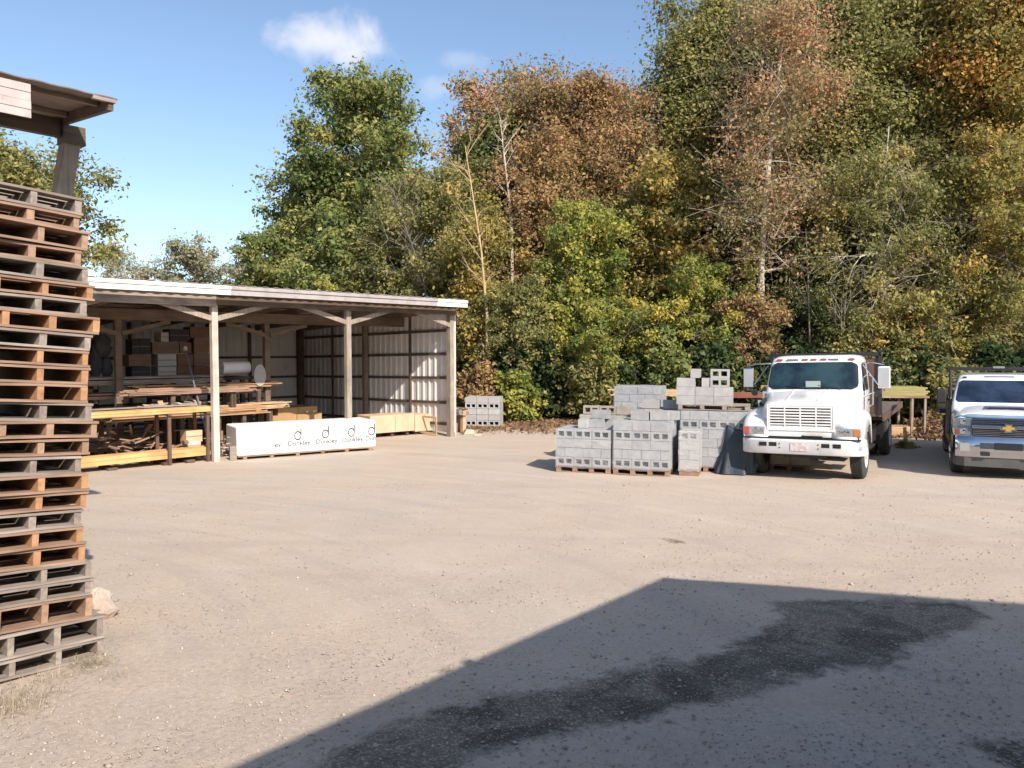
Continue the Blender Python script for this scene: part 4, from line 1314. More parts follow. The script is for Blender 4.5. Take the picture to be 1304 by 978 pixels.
# ------------------------------------------------------------------ concrete blocks
def block_mesh(name, mat, L_=.392, H_=.192, D_=.19):
    """two-core block, cores along y"""
    b_ = MB()
    xs_ = [-L_/2, -L_/2 + .045, -.024, .024, L_/2 - .045, L_/2]
    zs_ = [0, .042, H_ - .042, H_]
    vid = {}
    vs_ = []
    for s, y in ((0, 0), (1, D_)):
        for i, x in enumerate(xs_):
            for j, z in enumerate(zs_):
                vid[(s, i, j)] = len(vs_); vs_.append((x, y, z))
    fs = []
    for i in range(5):
        for j in range(3):
            if j == 1 and i in (1, 3): 
                for (a, b2) in (((i,j),(i+1,j)), ((i+1,j),(i+1,j+1)), ((i+1,j+1),(i,j+1)), ((i,j+1),(i,j))):
                    fs.append((vid[(0,)+a], vid[(0,)+b2], vid[(1,)+b2], vid[(1,)+a]))
                continue
            fs.append((vid[(0,i,j)], vid[(0,i+1,j)], vid[(0,i+1,j+1)], vid[(0,i,j+1)]))
            fs.append((vid[(1,i,j)], vid[(1,i,j+1)], vid[(1,i+1,j+1)], vid[(1,i+1,j)]))
    for i in range(5):
        fs.append((vid[(0,i,0)], vid[(1,i,0)], vid[(1,i+1,0)], vid[(0,i+1,0)]))
        fs.append((vid[(0,i,3)], vid[(0,i+1,3)], vid[(1,i+1,3)], vid[(1,i,3)]))
    for j in range(3):
        fs.append((vid[(0,0,j)], vid[(0,0,j+1)], vid[(1,0,j+1)], vid[(1,0,j)]))
        fs.append((vid[(0,5,j)], vid[(1,5,j)], vid[(1,5,j+1)], vid[(0,5,j+1)]))
    me = bpy.data.meshes.new(name); me.from_pydata(vs_, [], fs); me.materials.append(mat)
    import bmesh
    bm = bmesh.new(); bm.from_mesh(me); bmesh.ops.recalc_face_normals(bm, faces=bm.faces); bm.to_mesh(me); bm.free()
    return me
BM = {k: block_mesh('block_' + k, m) for k, m in (('grey', M_CONC), ('pale', M_CONCL), ('cream', M_CREAM), ('tan', M_BRNB))}
def block(kind, loc, parent=None, mode='plain', rz=0.0, name='concrete_block'):
    """loc: left-front-bottom-ish centre; mode 'holes': cores face the viewer, 'plain': cores vertical"""
    o = bpy.data.objects.new(name, BM[kind]); COL.objects.link(o)
    o.parent = parent
    if mode == 'holes': o.location = loc; o.rotation_euler = (0, 0, rz)
    else:
        # cores vertical: rotate about x, then correct the offset
        o.rotation_euler = (R(90), 0, rz)
        off = Vector((0, .192, 0)); off.rotate(Matrix.Rotation(rz, 3, 'Z'))
        o.location = Vector(loc) + Vector((-off.x*0, .192 if rz == 0 else 0, 0))
    return o
BA = R(-19)
bo = hit(708, 600.5)
bx, by = Vector((math.cos(BA), math.sin(BA), 0)), Vector((-math.sin(BA), math.cos(BA), 0))
def BW(x, y, z=0):
    p = bo + bx * x + by * y
    return Vector((p.x, p.y, ground(p.x, p.y) + z))
def pack(label, x, y, rows, kind='grey', nx=3, ny=5, holes=(0, 3), wrap=True, sz=0.0, rz=0.0, skip=(), film_mat=None, toprow=None, z0=0.0):
    t = empty('block_pallet', BW(x, y, z0), BA + rz, label, 'block pallet', 'pallets of concrete blocks')
    p_ = MB()
    w_, d_ = nx * .4, ny * .2
    pp = empty('pallet', (0, 0, 0)); bpy.data.objects.remove(pp)
    for yy in (0.02, d_ / 2 - .04, d_ - .1): p_.box(0, w_, yy, yy + .09, .105, .125)
    for yy in np.arange(.0, d_ - .08, .19): p_.box(0, w_, yy, yy + .1, .125, .143)
    for k in range(4):
        for yy in (.01, d_ / 2 - .06, d_ - .13): p_.box(k * (w_ - .1) / 3, k * (w_ - .1) / 3 + .1, yy, yy + .1, .018, .105)
    for yy in (0.0, d_ / 2 - .04, d_ - .1): p_.box(0, w_, yy, yy + .1, 0, .017)
    p_.build('pallet', W_BRN, t)
    rr = random.Random(hash(label) % 1000 if False else int(abs(x * 37 + y * 91 + rows)))
    for k in range(rows):
        md = 'holes' if k in holes else 'plain'
        half = (k % 2 == 1 and md == 'plain')
        for j in range(ny):
            for i in range(nx):
                if j not in (0, ny - 1) and i not in (0, nx - 1) and k != rows - 1: continue
                if (i, j, k) in skip or (k, 'all') in skip: continue
                xx = i * .4 + .2 + rr.uniform(-.004, .004)
                yy = j * .2 + .008 + rr.uniform(-.003, .003) + (rr.uniform(-.008, .010) if j == 0 else 0)
                if half and j == 0:
                    if i == 0:
                        for x2, s2 in ((.1, .485), (w_ - .1, .485)):
                            o = block(kind, (x2, yy, .145 + k * .2), t, md); o.scale = (s2, 1, 1)
                    if i < nx - 1: block(kind, (xx + .2, yy, .145 + k * .2), t, md)
                    continue
                block(kind, (xx, yy, .145 + k * .2), t, md)
    zt_ = .145 + rows * .2
    if wrap:
        e = .010
        rings = []
        rw = random.Random(rows * 7 + int(x * 10))
        for k in range(rows * 2 + 1):
            z = .10 + (zt_ - .10) * k / (rows * 2)
            e2 = e + rw.uniform(0, .01)
            rg2 = []
            cn = [(-e2, -e2), (w_ + e2, -e2), (w_ + e2, d_ + e2), (-e2, d_ + e2)]
            for c_ in range(4):
                x0_, y0_ = cn[c_]; x1_, y1_ = cn[(c_ + 1) % 4]
                for s in range(6): rg2.append((x0_ + (x1_ - x0_) * s / 6, y0_ + (y1_ - y0_) * s / 6, z + .012 * math.sin(s * 1.7 + k)))
            rings.append(rg2)
        wb = MB(); wb.loft(rings, cap0=False, cap1=False)
        wb.build('film_wrap', film_mat or M_FILM, t, smooth=True, angle=60)
    return t
pack('low pallet of grey blocks in film, the leftmost of the front row', 0, 0, 4, 'grey', 3, 5, (0, 3))
pack('taller film-wrapped pallet of grey blocks in the middle of the front row', 1.26, .02, 5, 'grey', 3, 5, (0, 3), skip=())
pack('film-wrapped pallet of grey blocks set back, carrying the loose heap of blocks', 2.56, .95, 6, 'grey', 4, 5, (4,), film_mat=M_FILM)
pack('small pallet of grey blocks in milky film in front of the blue tarp', 2.62, .28, 4, 'pale', 1, 3, (3,), film_mat=M_FILMW)
pack('back pallet of tan blocks with steel grid on its side, at the left', .10, 1.75, 5, 'tan', 3, 5, ())
pack('high stack of grey blocks in film standing farthest back at the left', .55, 3.6, 8, 'grey', 3, 5, (), film_mat=M_FILM)
pack('pallet of pale blocks behind the middle front pallet, level with the tarp', 1.5, 1.3, 6, 'pale', 3, 4, (), wrap=False)
pack('pallet of cream blocks with their holes showing, just left of the big truck', 4.05, 1.7, 6, 'cream', 3, 4, (3, 4, 5), wrap=False)
# loose blocks, each its own thing
def loose(kind, x, y, z, label, mode='plain', hdr=False, group='loose concrete blocks'):
    p = BW(x, y, 0)
    zb_ = BW(z[0], z[1], z[2]).z if isinstance(z, tuple) else p.z + z
    o = bpy.data.objects.new('concrete_block', BM[kind]); COL.objects.link(o)
    if mode == 'holes': M_ = Matrix.Identity(4)
    elif mode == 'plain': M_ = Matrix.Translation((0, .192, 0)) @ Matrix.Rotation(R(90), 4, 'X')
    elif mode == 'end': M_ = Matrix.Translation((0, .2, 0)) @ Matrix.Rotation(R(90), 4, 'Z') @ Matrix.Translation((0, -.19, 0)) @ Matrix.Translation((0, .192, 0)) @ Matrix.Rotation(R(90), 4, 'X')
    o.matrix_world = Matrix.Translation((p.x, p.y, zb_)) @ Matrix.Rotation(BA, 4, 'Z') @ M_
    tag(o, label, 'concrete block', group)
    return o
# heap on its own pallet on top of the set-back pack
hz0 = 1.352
hp = empty('wooden_pallet', BW(2.50, 1.0, 0), BA, 'pallet lying on the wrapped blocks and carrying the heap of loose blocks', 'pallet')
hp.location.z = BW(2.56, .95, hz0).z
b_ = MB()
for yy in (0, .3, .6): b_.box(0, 1.5, yy, yy + .1, .1, .118); b_.box(0, 1.5, yy, yy + .1, 0, .018)
b_.build('deck', W_GREY, hp)
b_ = MB()
for k in range(4): b_.box(k * .47, k * .47 + .09, 0, .7, .018, .1)
b_.build('stringers', W_GREY, hp)
HZ_ = (2.56, .95, hz0 + .119)
hx = 2.46
heap = [
 (0, 0, 'plain', 0, 'first block from the left in the bottom row of the heap'), (.40, 0, 'plain', 0, 'second block in the bottom row of the heap'), (.80, 0, 'plain', 0, 'third block in the bottom row of the heap'),
 (0, 0, 'plain', 1, 'left block in the second row of the heap'), (.40, 0, 'plain', 1, 'middle block in the second row of the heap'), (.80, 0, 'plain', 1, 'right block in the second row of the heap'),
 (0, 0, 'plain', 2, 'left block in the third row of the heap, under the upright one'), (.72, .0, 'holes', 2, 'block with open holes in the third row, right side of the heap'), (.34, .02, 'end', 2, 'end-on block in the third row between its neighbours'),
 (.1, .0, 'end', 3, 'topmost block at the left of the heap, set end-on'), (.72, .02, 'holes', 3, 'topmost block with open holes at the right of the heap')]
for x, y, md, row, lab in heap:
    kd = 'pale' if md != 'holes' else 'pale'
    loose(kd, hx + .2 + x, 1.02 + y, (HZ_[0], HZ_[1], HZ_[2] + row * .194), lab, md)
for x, y, row, lab in ((.2, .22, 0, 'rear block in the bottom row of the heap, left'), (.7, .22, 0, 'rear block in the bottom row of the heap, right')):
    loose('grey', hx + .2 + x, 1.05 + y, (HZ_[0], HZ_[1], HZ_[2] + row * .194), lab)
# loose blocks over the front packs
for x, y, z, lab, md, kd in ((1.75, .45, 1.147, 'pale block at the left of the loose row on the middle pallet', 'plain', 'pale'), (2.17, .45, 1.147, 'second pale block of the loose row on the middle pallet', 'plain', 'pale'),
        (2.36, .68, 1.147, 'block set back behind the loose row on the middle pallet', 'plain', 'grey'),
        (.75, .5, .947, 'grey block at the left on top of the low pallet', 'plain', 'grey'), (1.0, .72, .947, 'grey block at the right on top of the low pallet', 'plain', 'grey'), (.42, .3, .947, 'pale block standing alone on top of the low pallet', 'end', 'pale'),
        (.85, .6, 1.141, 'upper grey block stacked on the two blocks of the low pallet', 'plain', 'grey'),
        (1.85, 1.32, 1.347, 'pale block at the left on top of the hidden pale pallet', 'plain', 'pale'), (2.32, 1.34, 1.347, 'pale block in the middle on top of the hidden pale pallet', 'plain', 'pale')):
    loose(kd, x, y, z, lab, md)
for k in range(3):
    loose('tan', .35 + k * .402, 1.85, 1.147, ('left', 'middle', 'right')[k] + ' tan block in the extra row on the back pallet at the left', 'holes' if k < 2 else 'plain')
for k in range(2):
    loose('grey', 4.35 + k * .402, 1.8, 1.347, ('left', 'right')[k] + ' grey block with flat holes on top of the cream pallet', 'holes')
    loose('grey', 4.45 + k * .402, 1.8, 1.541, ('left', 'right')[k] + ' grey block of the highest row on the cream pallet', 'holes')
# steel grid on the tan pack
g_ = empty('steel_grid', BW(.10, 1.72), BA, 'pale green wire grid leaning on the tan blocks at the back left', 'wire grid')
b_ = MB()
for k in range(7): b_.box(.05 + k * .13, .056 + k * .13, -.01, -.004, .62, 1.05)
for k in range(3): b_.box(.03, .86, -.006, 0, .66 + k * .17, .666 + k * .17)
b_.build('wires', plain('pale_green_wire', (.45, .52, .48), .5), g_)
# tarp over the right part
tp_ = empty('tarp', BW(3.33, .82), BA, 'dark blue tarp hanging over goods between the blocks and the big truck', 'tarp')
rings = []
rt = random.Random(5)
ph = [rt.uniform(0, 6) for _ in range(8)]
for k in range(13):
    f = min(1, k / 11); z = .02 + .98 * f if k < 12 else 1.0
    shr = 1 if k < 12 else .55
    hwx = (.40 - .15 * f ** 1.5) * shr; hwy = (.42 - .16 * f) * shr
    rg2 = []
    for s_ in range(64):
        a_ = 2 * math.pi * s_ / 64
        c_, n_ = math.cos(a_), math.sin(a_)
        rx = abs(c_) ** .45 * (1 if c_ > 0 else -1) * hwx; ry = abs(n_) ** .45 * (1 if n_ > 0 else -1) * hwy
        wv = (.045 * math.sin(a_ * 5 + ph[0] + f * 1.5) + .03 * math.sin(a_ * 11 + ph[1] - f * 3) + .015 * math.sin(a_ * 17 + f * 7)) * (1.15 - f)
        bag = .05 * math.sin(f * 5 + ph[2] + a_)
        q = 1 + (wv + bag) * 1.6
        rg2.append((.42 + .05 * f + rx * q, .3 + ry * q, z + .05 * math.sin(a_ * 2 + 1) * f))
    rings.append(rg2)
MB().loft(rings).build('sheet', M_TARP, tp_, smooth=True, angle=80)
# far pallet of blocks right of the shed
fp = hit(592, 544.5)
t = empty('block_pallet', (fp.x, fp.y, ground(fp.x, fp.y)), R(-8), 'pallet of grey blocks with two rows of holes standing alone beside the shed', 'block pallet', 'pallets of concrete blocks')
b_ = MB(); b_.box(0, 1.25, 0, 1.0, 0, .06); b_.build('pallet', W_BRN, t)
for k in range(5):
    for j in range(4):
        for i in range(3):
            if j in (1, 2) and i == 1 and k != 4: continue
            block('pale', (.21 + i * .405, j * .2 + .003, .062 + k * .2), t, 'holes' if k in (0, 3) else 'plain')
# lumber bits between shed and far pallet
q = hit(588, 552)
t = empty('lumber_stack', (q.x, q.y, ground(q.x, q.y)), SA + R(90), 'grey boards and a pale post stub stacked outside the shed corner', 'lumber')
b_ = MB(); board_bundle(b_, .2, 2.6, -.5, .1, .55, .78, .14, .04, .2); b_.build('boards', W_GREY, t)
b_ = MB(); 
for x in (.4, 2.2): b_.box(x, x + .1, -.5, .1, 0, .549)
b_.build('bearer', W_BRN, t)
q = hit(590, 551)
t = empty('post_stub', (q.x, q.y, ground(q.x, q.y)), SA, 'short pale timber post standing by the shed corner', 'post')
MB().box(-.07, .07, -.07, .07, 0, .72).build('timber', W_PINE, t, bevel=.01)
for k, (px, py, lab) in enumerate(((597, 553, 'small broken block on the ground outside the shed corner'), (610, 555, 'flat paving slab on the ground right of the shed corner'))):
    q = hit(px, py)
    t = empty('rubble_piece', (q.x, q.y, ground(q.x, q.y)), .3 + k, lab, 'rubble')
    MB().prism([(-.2, 0), (.18, 0), (.15, .14 - k * .08), (-.1, .17 - k * .09)], -.12, .12).build('lump', M_CREAM, t, bevel=.01)

# rack of treated timber behind the truck
q = at(1178, 543, 22.5)
tr_r = empty('timber_rack', (q.x, q.y, ground(q.x, q.y)), R(-6), 'timber rack on thin posts to the right behind the flatbed truck', 'rack')
hR = EYE + (HZ - 507) * q.y / F - ground(q.x, q.y)
for x in (0, -.36, -2.2, -4.0):
    MB().box(x - .03, x + .03, 0, .06, 0, hR - .002).build('post', W_POST, tr_r)
    MB().box(x - .03, x + .03, 1.0, 1.06, 0, hR - .002).build('post', W_POST, tr_r)
MB().box(-4.3, .1, -.02, 1.1, hR, hR + .06).build('shelf', W_BRN, tr_r)
t = empty('treated_lumber_stack', (q.x, q.y, ground(q.x, q.y) + hR + .064), R(-6), 'greenish treated boards stacked on the rack behind the flatbed truck', 'lumber')
b_ = MB(); board_bundle(b_, -4.4, .08, .0, 1.0, 0, .26, .14, .05, .1); b_.build('boards', M_TREAT, t)
t = empty('plank_stack', (q.x, q.y, ground(q.x, q.y)), R(-6), 'pale planks lying on the ground under the timber rack', 'lumber')
b_ = MB(); board_bundle(b_, -1.9, .6, .2, .9, .0, .28, .15, .05, .25); b_.build('boards', W_PINE, t)
q = hit(925, 545)
q = Vector(((925 - CX) / F * 21.5, 21.5, 0)); 
t = empty('steel_beam', (q.x, q.y, ground(q.x, q.y)), R(-4), 'rusty red steel beam on trestles behind the block pallets', 'beam')
hb = EYE + (HZ - 507) * q.y / F - ground(q.x, q.y)
MB().box(-1.2, 2.4, 0, .15, hb, hb + .16).build('beam', M_REDP, t, bevel=.01)
b_ = MB()
for x in (-.9, 2.0):
    b_.beam((x - .3, .07, 0), (x, .07, hb), .06, .06); b_.beam((x + .3, .07, 0), (x, .07, hb), .06, .06)
b_.build('trestle', W_DARK, t)
t = empty('plank_stack', (q.x - .9, q.y + .9, ground(q.x, q.y)), R(-8), 'yellowish boards on high bearers behind the pale block row', 'lumber')
b_ = MB(); board_bundle(b_, -2.0, .3, 0, .6, hb + .0, hb + .18, .14, .035, .3); b_.build('boards', W_PINE, t)
b_ = MB(); 
for x in (-1.5, -.1): b_.box(x, x + .1, 0, .55, 0, hb - .004)
b_.build('bearer', W_DARK, t)

# ------------------------------------------------------------------ vehicles
def rrect(xh, y0, y1, r, z, n=5, bow=0.0):
    """rounded rectangle ring at height z; bow pushes the front (y0) forward at the middle"""
    pts = []
    for (cx_, cy_, a0) in ((xh - r, y0 + r, -90), (xh - r, y1 - r, 0), (-xh + r, y1 - r, 90), (-xh + r, y0 + r, 180)):
        for k in range(n):
            a = R(a0 + 90 * k / (n - 1))
            x, y = cx_ + r * math.cos(a), cy_ + r * math.sin(a)
            pts.append((x, y, z))
    # add points along the front edge for the bow
    out = pts[:]
    fr = []
    for k in range(1, 6):
        x = (-xh + r) + (2 * xh - 2 * r) * k / 6
        fr.append((x, y0 - bow * (1 - (x / xh) ** 2), z))
    return out + fr

def wheel(parent, x, y, r, w, side, dual=False, rimr=.29, name='wheel', rim=None, bolts=8):
    """side=+1: outer face towards +x"""
    wl = empty(name, (x, y, r)); wl.parent = parent
    b_ = MB()
    prof = [(-w/2, rimr), (-w/2 - .006, r * .80), (-w/2 + .012, r * .95), (-w/2 + .035, r), (w/2 - .035, r), (w/2 - .012, r * .95), (w/2 + .006, r * .80), (w/2, rimr), (-w/2, rimr)]
    b_.lathe(prof, 'x', 40)
    # tread blocks
    nb = 44
    for k in range(nb):
        a = 2 * math.pi * k / nb
        for q in range(4):
            xx = -w/2 + .03 + q * (w - .06) / 4
            M_ = Matrix.Rotation(a + (.07 if q % 2 else 0), 4, 'X')
            b_.box(xx + .004, xx + (w - .06) / 4 - .006, -.02, .018, r - .004, r + .009, M=M_)
    b_.build('tyre', M_RUBBER, wl, smooth=True, angle=30)
    s = side
    b_ = MB()
    dd = -.06 if dual else .02
    prof = [(s * (w/2 - .002), rimr + .004), (s * (w/2 + .004), rimr - .015), (s * (w/2 - .05), rimr - .04), (s * (w/2 - .09 - (0.04 if dual else -.05)), rimr * .62), (s * (w/2 - .05 + dd), rimr * .42), (s * (w/2 + dd), rimr * .34), (s * (w/2 + dd + .02), .0)]
    b_.lathe(prof, 'x', 32)
    for k in range(bolts):
        a = 2 * math.pi * k / bolts
        b_.lathe([(s * (w/2 - .09), .016), (s * (w/2 - .02 + dd), .016), (s * (w/2 - .02 + dd), 0)], 'x', 6, (0, math.cos(a) * rimr * .52, math.sin(a) * rimr * .52))
    b_.build('rim', rim or M_RIM, wl, smooth=True, angle=30)
    b_ = MB()
    for k in range(8):
        a = 2 * math.pi * (k + .5) / 8
        b_.lathe([(s * (w/2 - .05), .028), (s * (w/2 - .045), 0)], 'x', 10, (0, math.cos(a) * rimr * .74, math.sin(a) * rimr * .74))
    b_.build('rim_slot', M_SLOT, wl)
    return wl

def quad_on(mb, P, inset=0.0, th=.006, mi=0):
    """rounded quad panel from 4 corners P (bl, br, tr, tl), pushed out along the normal"""
    P = [Vector(p) for p in P]
    nrm = (P[1] - P[0]).cross(P[3] - P[0]).normalized()
    n = 6; ring = []
    rr = .16
    for i in range(4):
        a, b2, c = P[i - 1], P[i], P[(i + 1) % 4]
        la = min(.12, (a - b2).length * rr * 2); lc = min(.12, (c - b2).length * rr * 2)
        A_, C_ = b2 + (a - b2).normalized() * la, b2 + (c - b2).normalized() * lc
        for k in range(n):
            t = k / (n - 1)
            ring.append((A_ * (1 - t) ** 2 + b2 * 2 * t * (1 - t) + C_ * t * t))
    m_ = len(ring)
    mb.add([p + nrm * th for p in ring] + [p - nrm * .01 for p in ring], [tuple(range(m_))] + [(k, (k + 1) % m_, (k + 1) % m_ + m_, k + m_) for k in range(m_)], mi)

# ---- big flatbed truck
TY = R(31)
tz = 15.38
tc_ = at(1018, 600, tz); tx = tc_.x
tyv = Vector((math.sin(TY), math.cos(TY), 0)); txv = Vector((math.cos(TY), -math.sin(TY), 0))
gF = Vector((tx, tz, 0)) + tyv * 1.0
gl, gr = gF - txv * 1.0, gF + txv * 1.0
gb = gF + tyv * 4.2
zl, zr_, zbk = ground(gl.x, gl.y), ground(gr.x, gr.y), ground(gb.x, gb.y)
roll = math.atan2(zr_ - zl, 2.0); pit = math.atan2(zbk - (zl + zr_) / 2, 4.2)
TR = empty('flatbed_truck', (tx, tz, (zl + zr_) / 2 - pit * 1.0), 0, 'big white medium-duty truck with amber roof lights and an empty dark flatbed', 'truck')
TR.rotation_mode = 'XYZ'
TR.matrix_world = Matrix.Translation(TR.location) @ Matrix.Rotation(-TY, 4, 'Z') @ Matrix.Rotation(pit, 4, 'X') @ Matrix.Rotation(-roll, 4, 'Y')
print('truck', tx, tz, zl, zr_, math.degrees(roll), math.degrees(pit))
# hood
def hood_sec(y, hw, zs, zt, lo=.80):
    pts = [(-hw, lo), (-hw - .01, zs - .18), (-hw * .985, zs - .06), (-hw * .93, zs + (zt - zs) * .35), (-hw * .80, zs + (zt - zs) * .70), (-hw * .5, zt - .02), (0, zt)]
    full = pts + [(-x, z) for x, z in reversed(pts[:-1])]
    return [(x, y, z) for x, z in full]
b_ = MB()
b_.loft([hood_sec(.17, .66, 1.34, 1.50, .84), hood_sec(.20, .74, 1.44, 1.575, .83), hood_sec(.30, .78, 1.50, 1.615), hood_sec(.6, .81, 1.54, 1.66), hood_sec(1.0, .86, 1.59, 1.72), hood_sec(1.34, .93, 1.66, 1.775), hood_sec(1.46, .95, 1.68, 1.79)])
b_.build('hood', M_PAINT, TR, smooth=True, angle=50, bevel=0)
# fenders
for s in (-1, 1):
    def fend(y, zt, xo, arch=True, xi=.62):
        zb0 = .66
        wc_, wr_ = 1.0, .60
        dy = y - wc_
        zb1 = .5 + math.sqrt(max(0, wr_ ** 2 - dy ** 2)) if abs(dy) < wr_ else zb0
        zb1 = max(zb0, zb1)
        zb1 = min(zb1, zt - .06)
        pts = [(xi, zt + .05), ((xi + xo) / 2, zt + .03), (xo - .14, zt - .0), (xo - .05, zt - .04), (xo - .01, zt - .12 if zt - .12 > zb1 else (zt + zb1) / 2), (xo, zb1)]
        return [(s * x, y, z) for x, z in pts]
    secs = []
    for y, zt, xo in ((.10, 1.02, 1.10), (.15, 1.16, 1.13), (.25, 1.25, 1.15), (.4, 1.32, 1.165), (.5, 1.345, 1.17), (.65, 1.37, 1.17), (.8, 1.385, 1.17), (1.0, 1.39, 1.17), (1.2, 1.38, 1.17), (1.35, 1.36, 1.165), (1.5, 1.32, 1.16), (1.6, 1.27, 1.15), (1.66, 1.15, 1.13)):
        secs.append(fend(y, zt, xo))
    b_ = MB(); b_.loft(secs, closed=False, cap0=False, cap1=False)
    # front closing face, down to the lamps
    f = secs[0]
    b_.add([f[0], f[1], f[2], f[3], f[5], (s * .62, .10, .66)], [(0, 1, 2, 3, 4, 5)])
    o = b_.build('fender', M_PAINT, TR, smooth=True, angle=50)
    sm = o.modifiers.new('thick', 'SOLIDIFY'); sm.thickness = .02; sm.offset = 0
# front panel below the hood
b_ = MB()
rings = []
for z, yf in ((.87, .16), (.89, .105), (1.07, .085), (1.14, .13)):
    rings.append([(x, yf + .20 * (abs(x) / 1.12) ** 6, z) for x in np.linspace(-1.12, 1.12, 17)] + [(1.12, .5, z), (-1.12, .5, z)])
b_.loft(rings)
b_.build('front_panel', M_PAINT, TR, smooth=True, angle=40)
# grille
b_ = MB(); b_.box(-.60, .60, .110, .17, 1.045, 1.49); b_.build('grille_back', M_SLOT, TR)
gr_ = MB()
for k in range(8):
    z = 1.065 + k * .0575
    gr_.box(-.59, .59, .085, .112, z, z + .030)
for x in (-.60, -.30, .0, .30, .585): gr_.box(x - .006, x + .018, .083, .111, 1.045, 1.50)
gr_.build('grille', M_PAINT, TR, bevel=.004)
b_ = MB()
for (x0_, x1_, z0_, z1_) in ((-.645, .645, 1.005, 1.042), (-.645, .645, 1.502, 1.535), (-.645, -.612, 1.042, 1.502), (.612, .645, 1.042, 1.502)):
    b_.box(x0_, x1_, .078, .14, z0_, z1_)
b_.build('grille_surround', M_PAINT, TR, bevel=.01, seg=2)
# emblem bar: an arrow-ended dark strip
b_ = MB(); b_.prism([(.02, .905), (.075, .935), (.075, .917), (.43, .917), (.43, .890), (.075, .890), (.075, .875)], .066, .083); b_.build('emblem', M_SLOT, TR)
# headlights
for s in (-1, 1):
    hl = MB(); 
    hx0, hx1 = .70, 1.00
    hl.box(min(s*.68, s*1.13), max(s*.68, s*1.13), .085, .22, .915, 1.08)
    h = hl.build('headlight', M_LENS, TR, bevel=.012, seg=2)
    q = MB(); q.box(min(s*.995, s*1.125), max(s*.995, s*1.125), .078, .10, .925, 1.07); q.build('turn_signal', M_AMBER if s > 0 else M_REDL, h, bevel=.006)
    q = MB(); q.lathe([(-.012, 0), (-.004, .055), (.004, .062)], 'y', 20, (s * .865, .082, 1.0)); q.lathe([(-.008, 0), (-.002, .04), (.004, .045)], 'y', 20, (s * .755, .084, 1.0)); q.build('reflector', M_CHROME, h, smooth=True)
# bumper
b_ = MB()
xs_ = [-1.19, -1.17, -1.10, -.95, -.6, 0, .6, .95, 1.10, 1.17, 1.19]
ys_ = [.42, .24, .10, .02, 0, 0, 0, .02, .10, .24, .42]
rings = []
for x, y in zip(xs_, ys_):
    fx_ = 1 if abs(x) > 1.0 else 0
    rings.append([(x, y + .02, .54), (x, y, .57), (x, y, .81), (x, y + .03, .84), (x * (1 - .03 * fx_), y + .12, .84), (x * (1 - .03 * fx_), y + .12, .54)])
b_.loft(rings)
bp = b_.build('bumper', surf('bumper_paint', (.66, .67, .68), (.56, .57, .58), rough=.4, scale=2, bmp=.03, coat=.2, dirt=(.4, .36, .32), dscale=1.6, dlo=.55, dhi=.9), TR, smooth=True, angle=40)
q = MB()
for x0_ in (-.78, -.585, .42, .63): q.box(x0_, x0_ + .15, -.004, .0, .695, .775)
q.build('bumper_slot', M_SLOT, bp, bevel=.0)
q = MB()
for x0_ in (-.38, .36):
    for z in (.67, .75): q.lathe([(-.01, 0), (-.008, .012), (.002, .014)], 'y', 10, (x0_, 0, z))
q.build('bumper_bolts', M_SLOT, bp)
MB().box(-1.13, 1.13, .05, .16, .842, .868).build('bumper_gap', M_SLOT, TR)
# licence plate with faded print
pl_ = MB(); pl_.box(-.165, .165, -.014, -.002, .615, .775); plo = pl_.build('licence_plate', surf('faded_plate', (.62, .58, .56), (.50, .40, .40), rough=.5, scale=14, bmp=0, lo=.45, hi=.55), TR)
# cab
CAB = [(.78, .95, 1.46, 2.92, .06), (1.25, .985, 1.45, 2.93, .07), (1.70, .985, 1.44, 2.93, .09), (1.80, .975, 1.46, 2.93, .10), (2.10, .95, 1.60, 2.93, .11), (2.36, .915, 1.72, 2.92, .12), (2.44, .89, 1.78, 2.90, .14), (2.49, .83, 1.90, 2.84, .16), (2.515, .70, 2.05, 2.72, .18)]
b_ = MB(); b_.loft([rrect(xh, y0, y1, r, z, bow=.05) for z, xh, y0, y1, r in CAB])
b_.build('cab', M_PAINT, TR, smooth=True, angle=50)
# windshield, bent in three facets that follow the cab
def cabf(x, z):
    for i in range(len(CAB) - 1):
        z0, z1 = CAB[i][0], CAB[i + 1][0]
        if z0 <= z <= z1:
            t = (z - z0) / (z1 - z0)
            xh = CAB[i][1] * (1 - t) + CAB[i + 1][1] * t; y0 = CAB[i][2] * (1 - t) + CAB[i + 1][2] * t; r = CAB[i][4] * (1 - t) + CAB[i + 1][4] * t
            y = y0 - .05 * (1 - (x / xh) ** 2)
            if abs(x) > xh - r:
                dx = abs(x) - (xh - r); y = y0 + r - math.sqrt(max(0, r * r - dx * dx))
            return y
def shield(name, mat, zb_, zt2, hwb, hwt, fn, parent, rad=.12, off=.010, nx=28, nz_=12):
    b_ = MB(); grid = []
    for j in range(nz_ + 1):
        t = j / nz_; z = zb_ + (zt2 - zb_) * t
        hw = hwb + (hwt - hwb) * t
        e = min(t, 1 - t) * (zt2 - zb_)
        if e < rad: hw -= rad - math.sqrt(max(0, rad * rad - (rad - e) ** 2))
        grid.append([(hw * (2 * i / nx - 1), fn(hw * (2 * i / nx - 1), z) - off, z) for i in range(nx + 1)])
    vs_ = [p for r_ in grid for p in r_]
    b_.add(vs_, [(j*(nx+1)+i, j*(nx+1)+i+1, (j+1)*(nx+1)+i+1, (j+1)*(nx+1)+i) for j in range(nz_) for i in range(nx)])
    o = b_.build(name, mat, parent, smooth=True, angle=80, recalc=False)
    return o
shield('windshield_seal', M_SLOT, 1.79, 2.365, .935, .885, cabf, TR, off=.006)
ws = shield('windshield', M_GLASS, 1.81, 2.345, .915, .868, cabf, TR, off=.012)
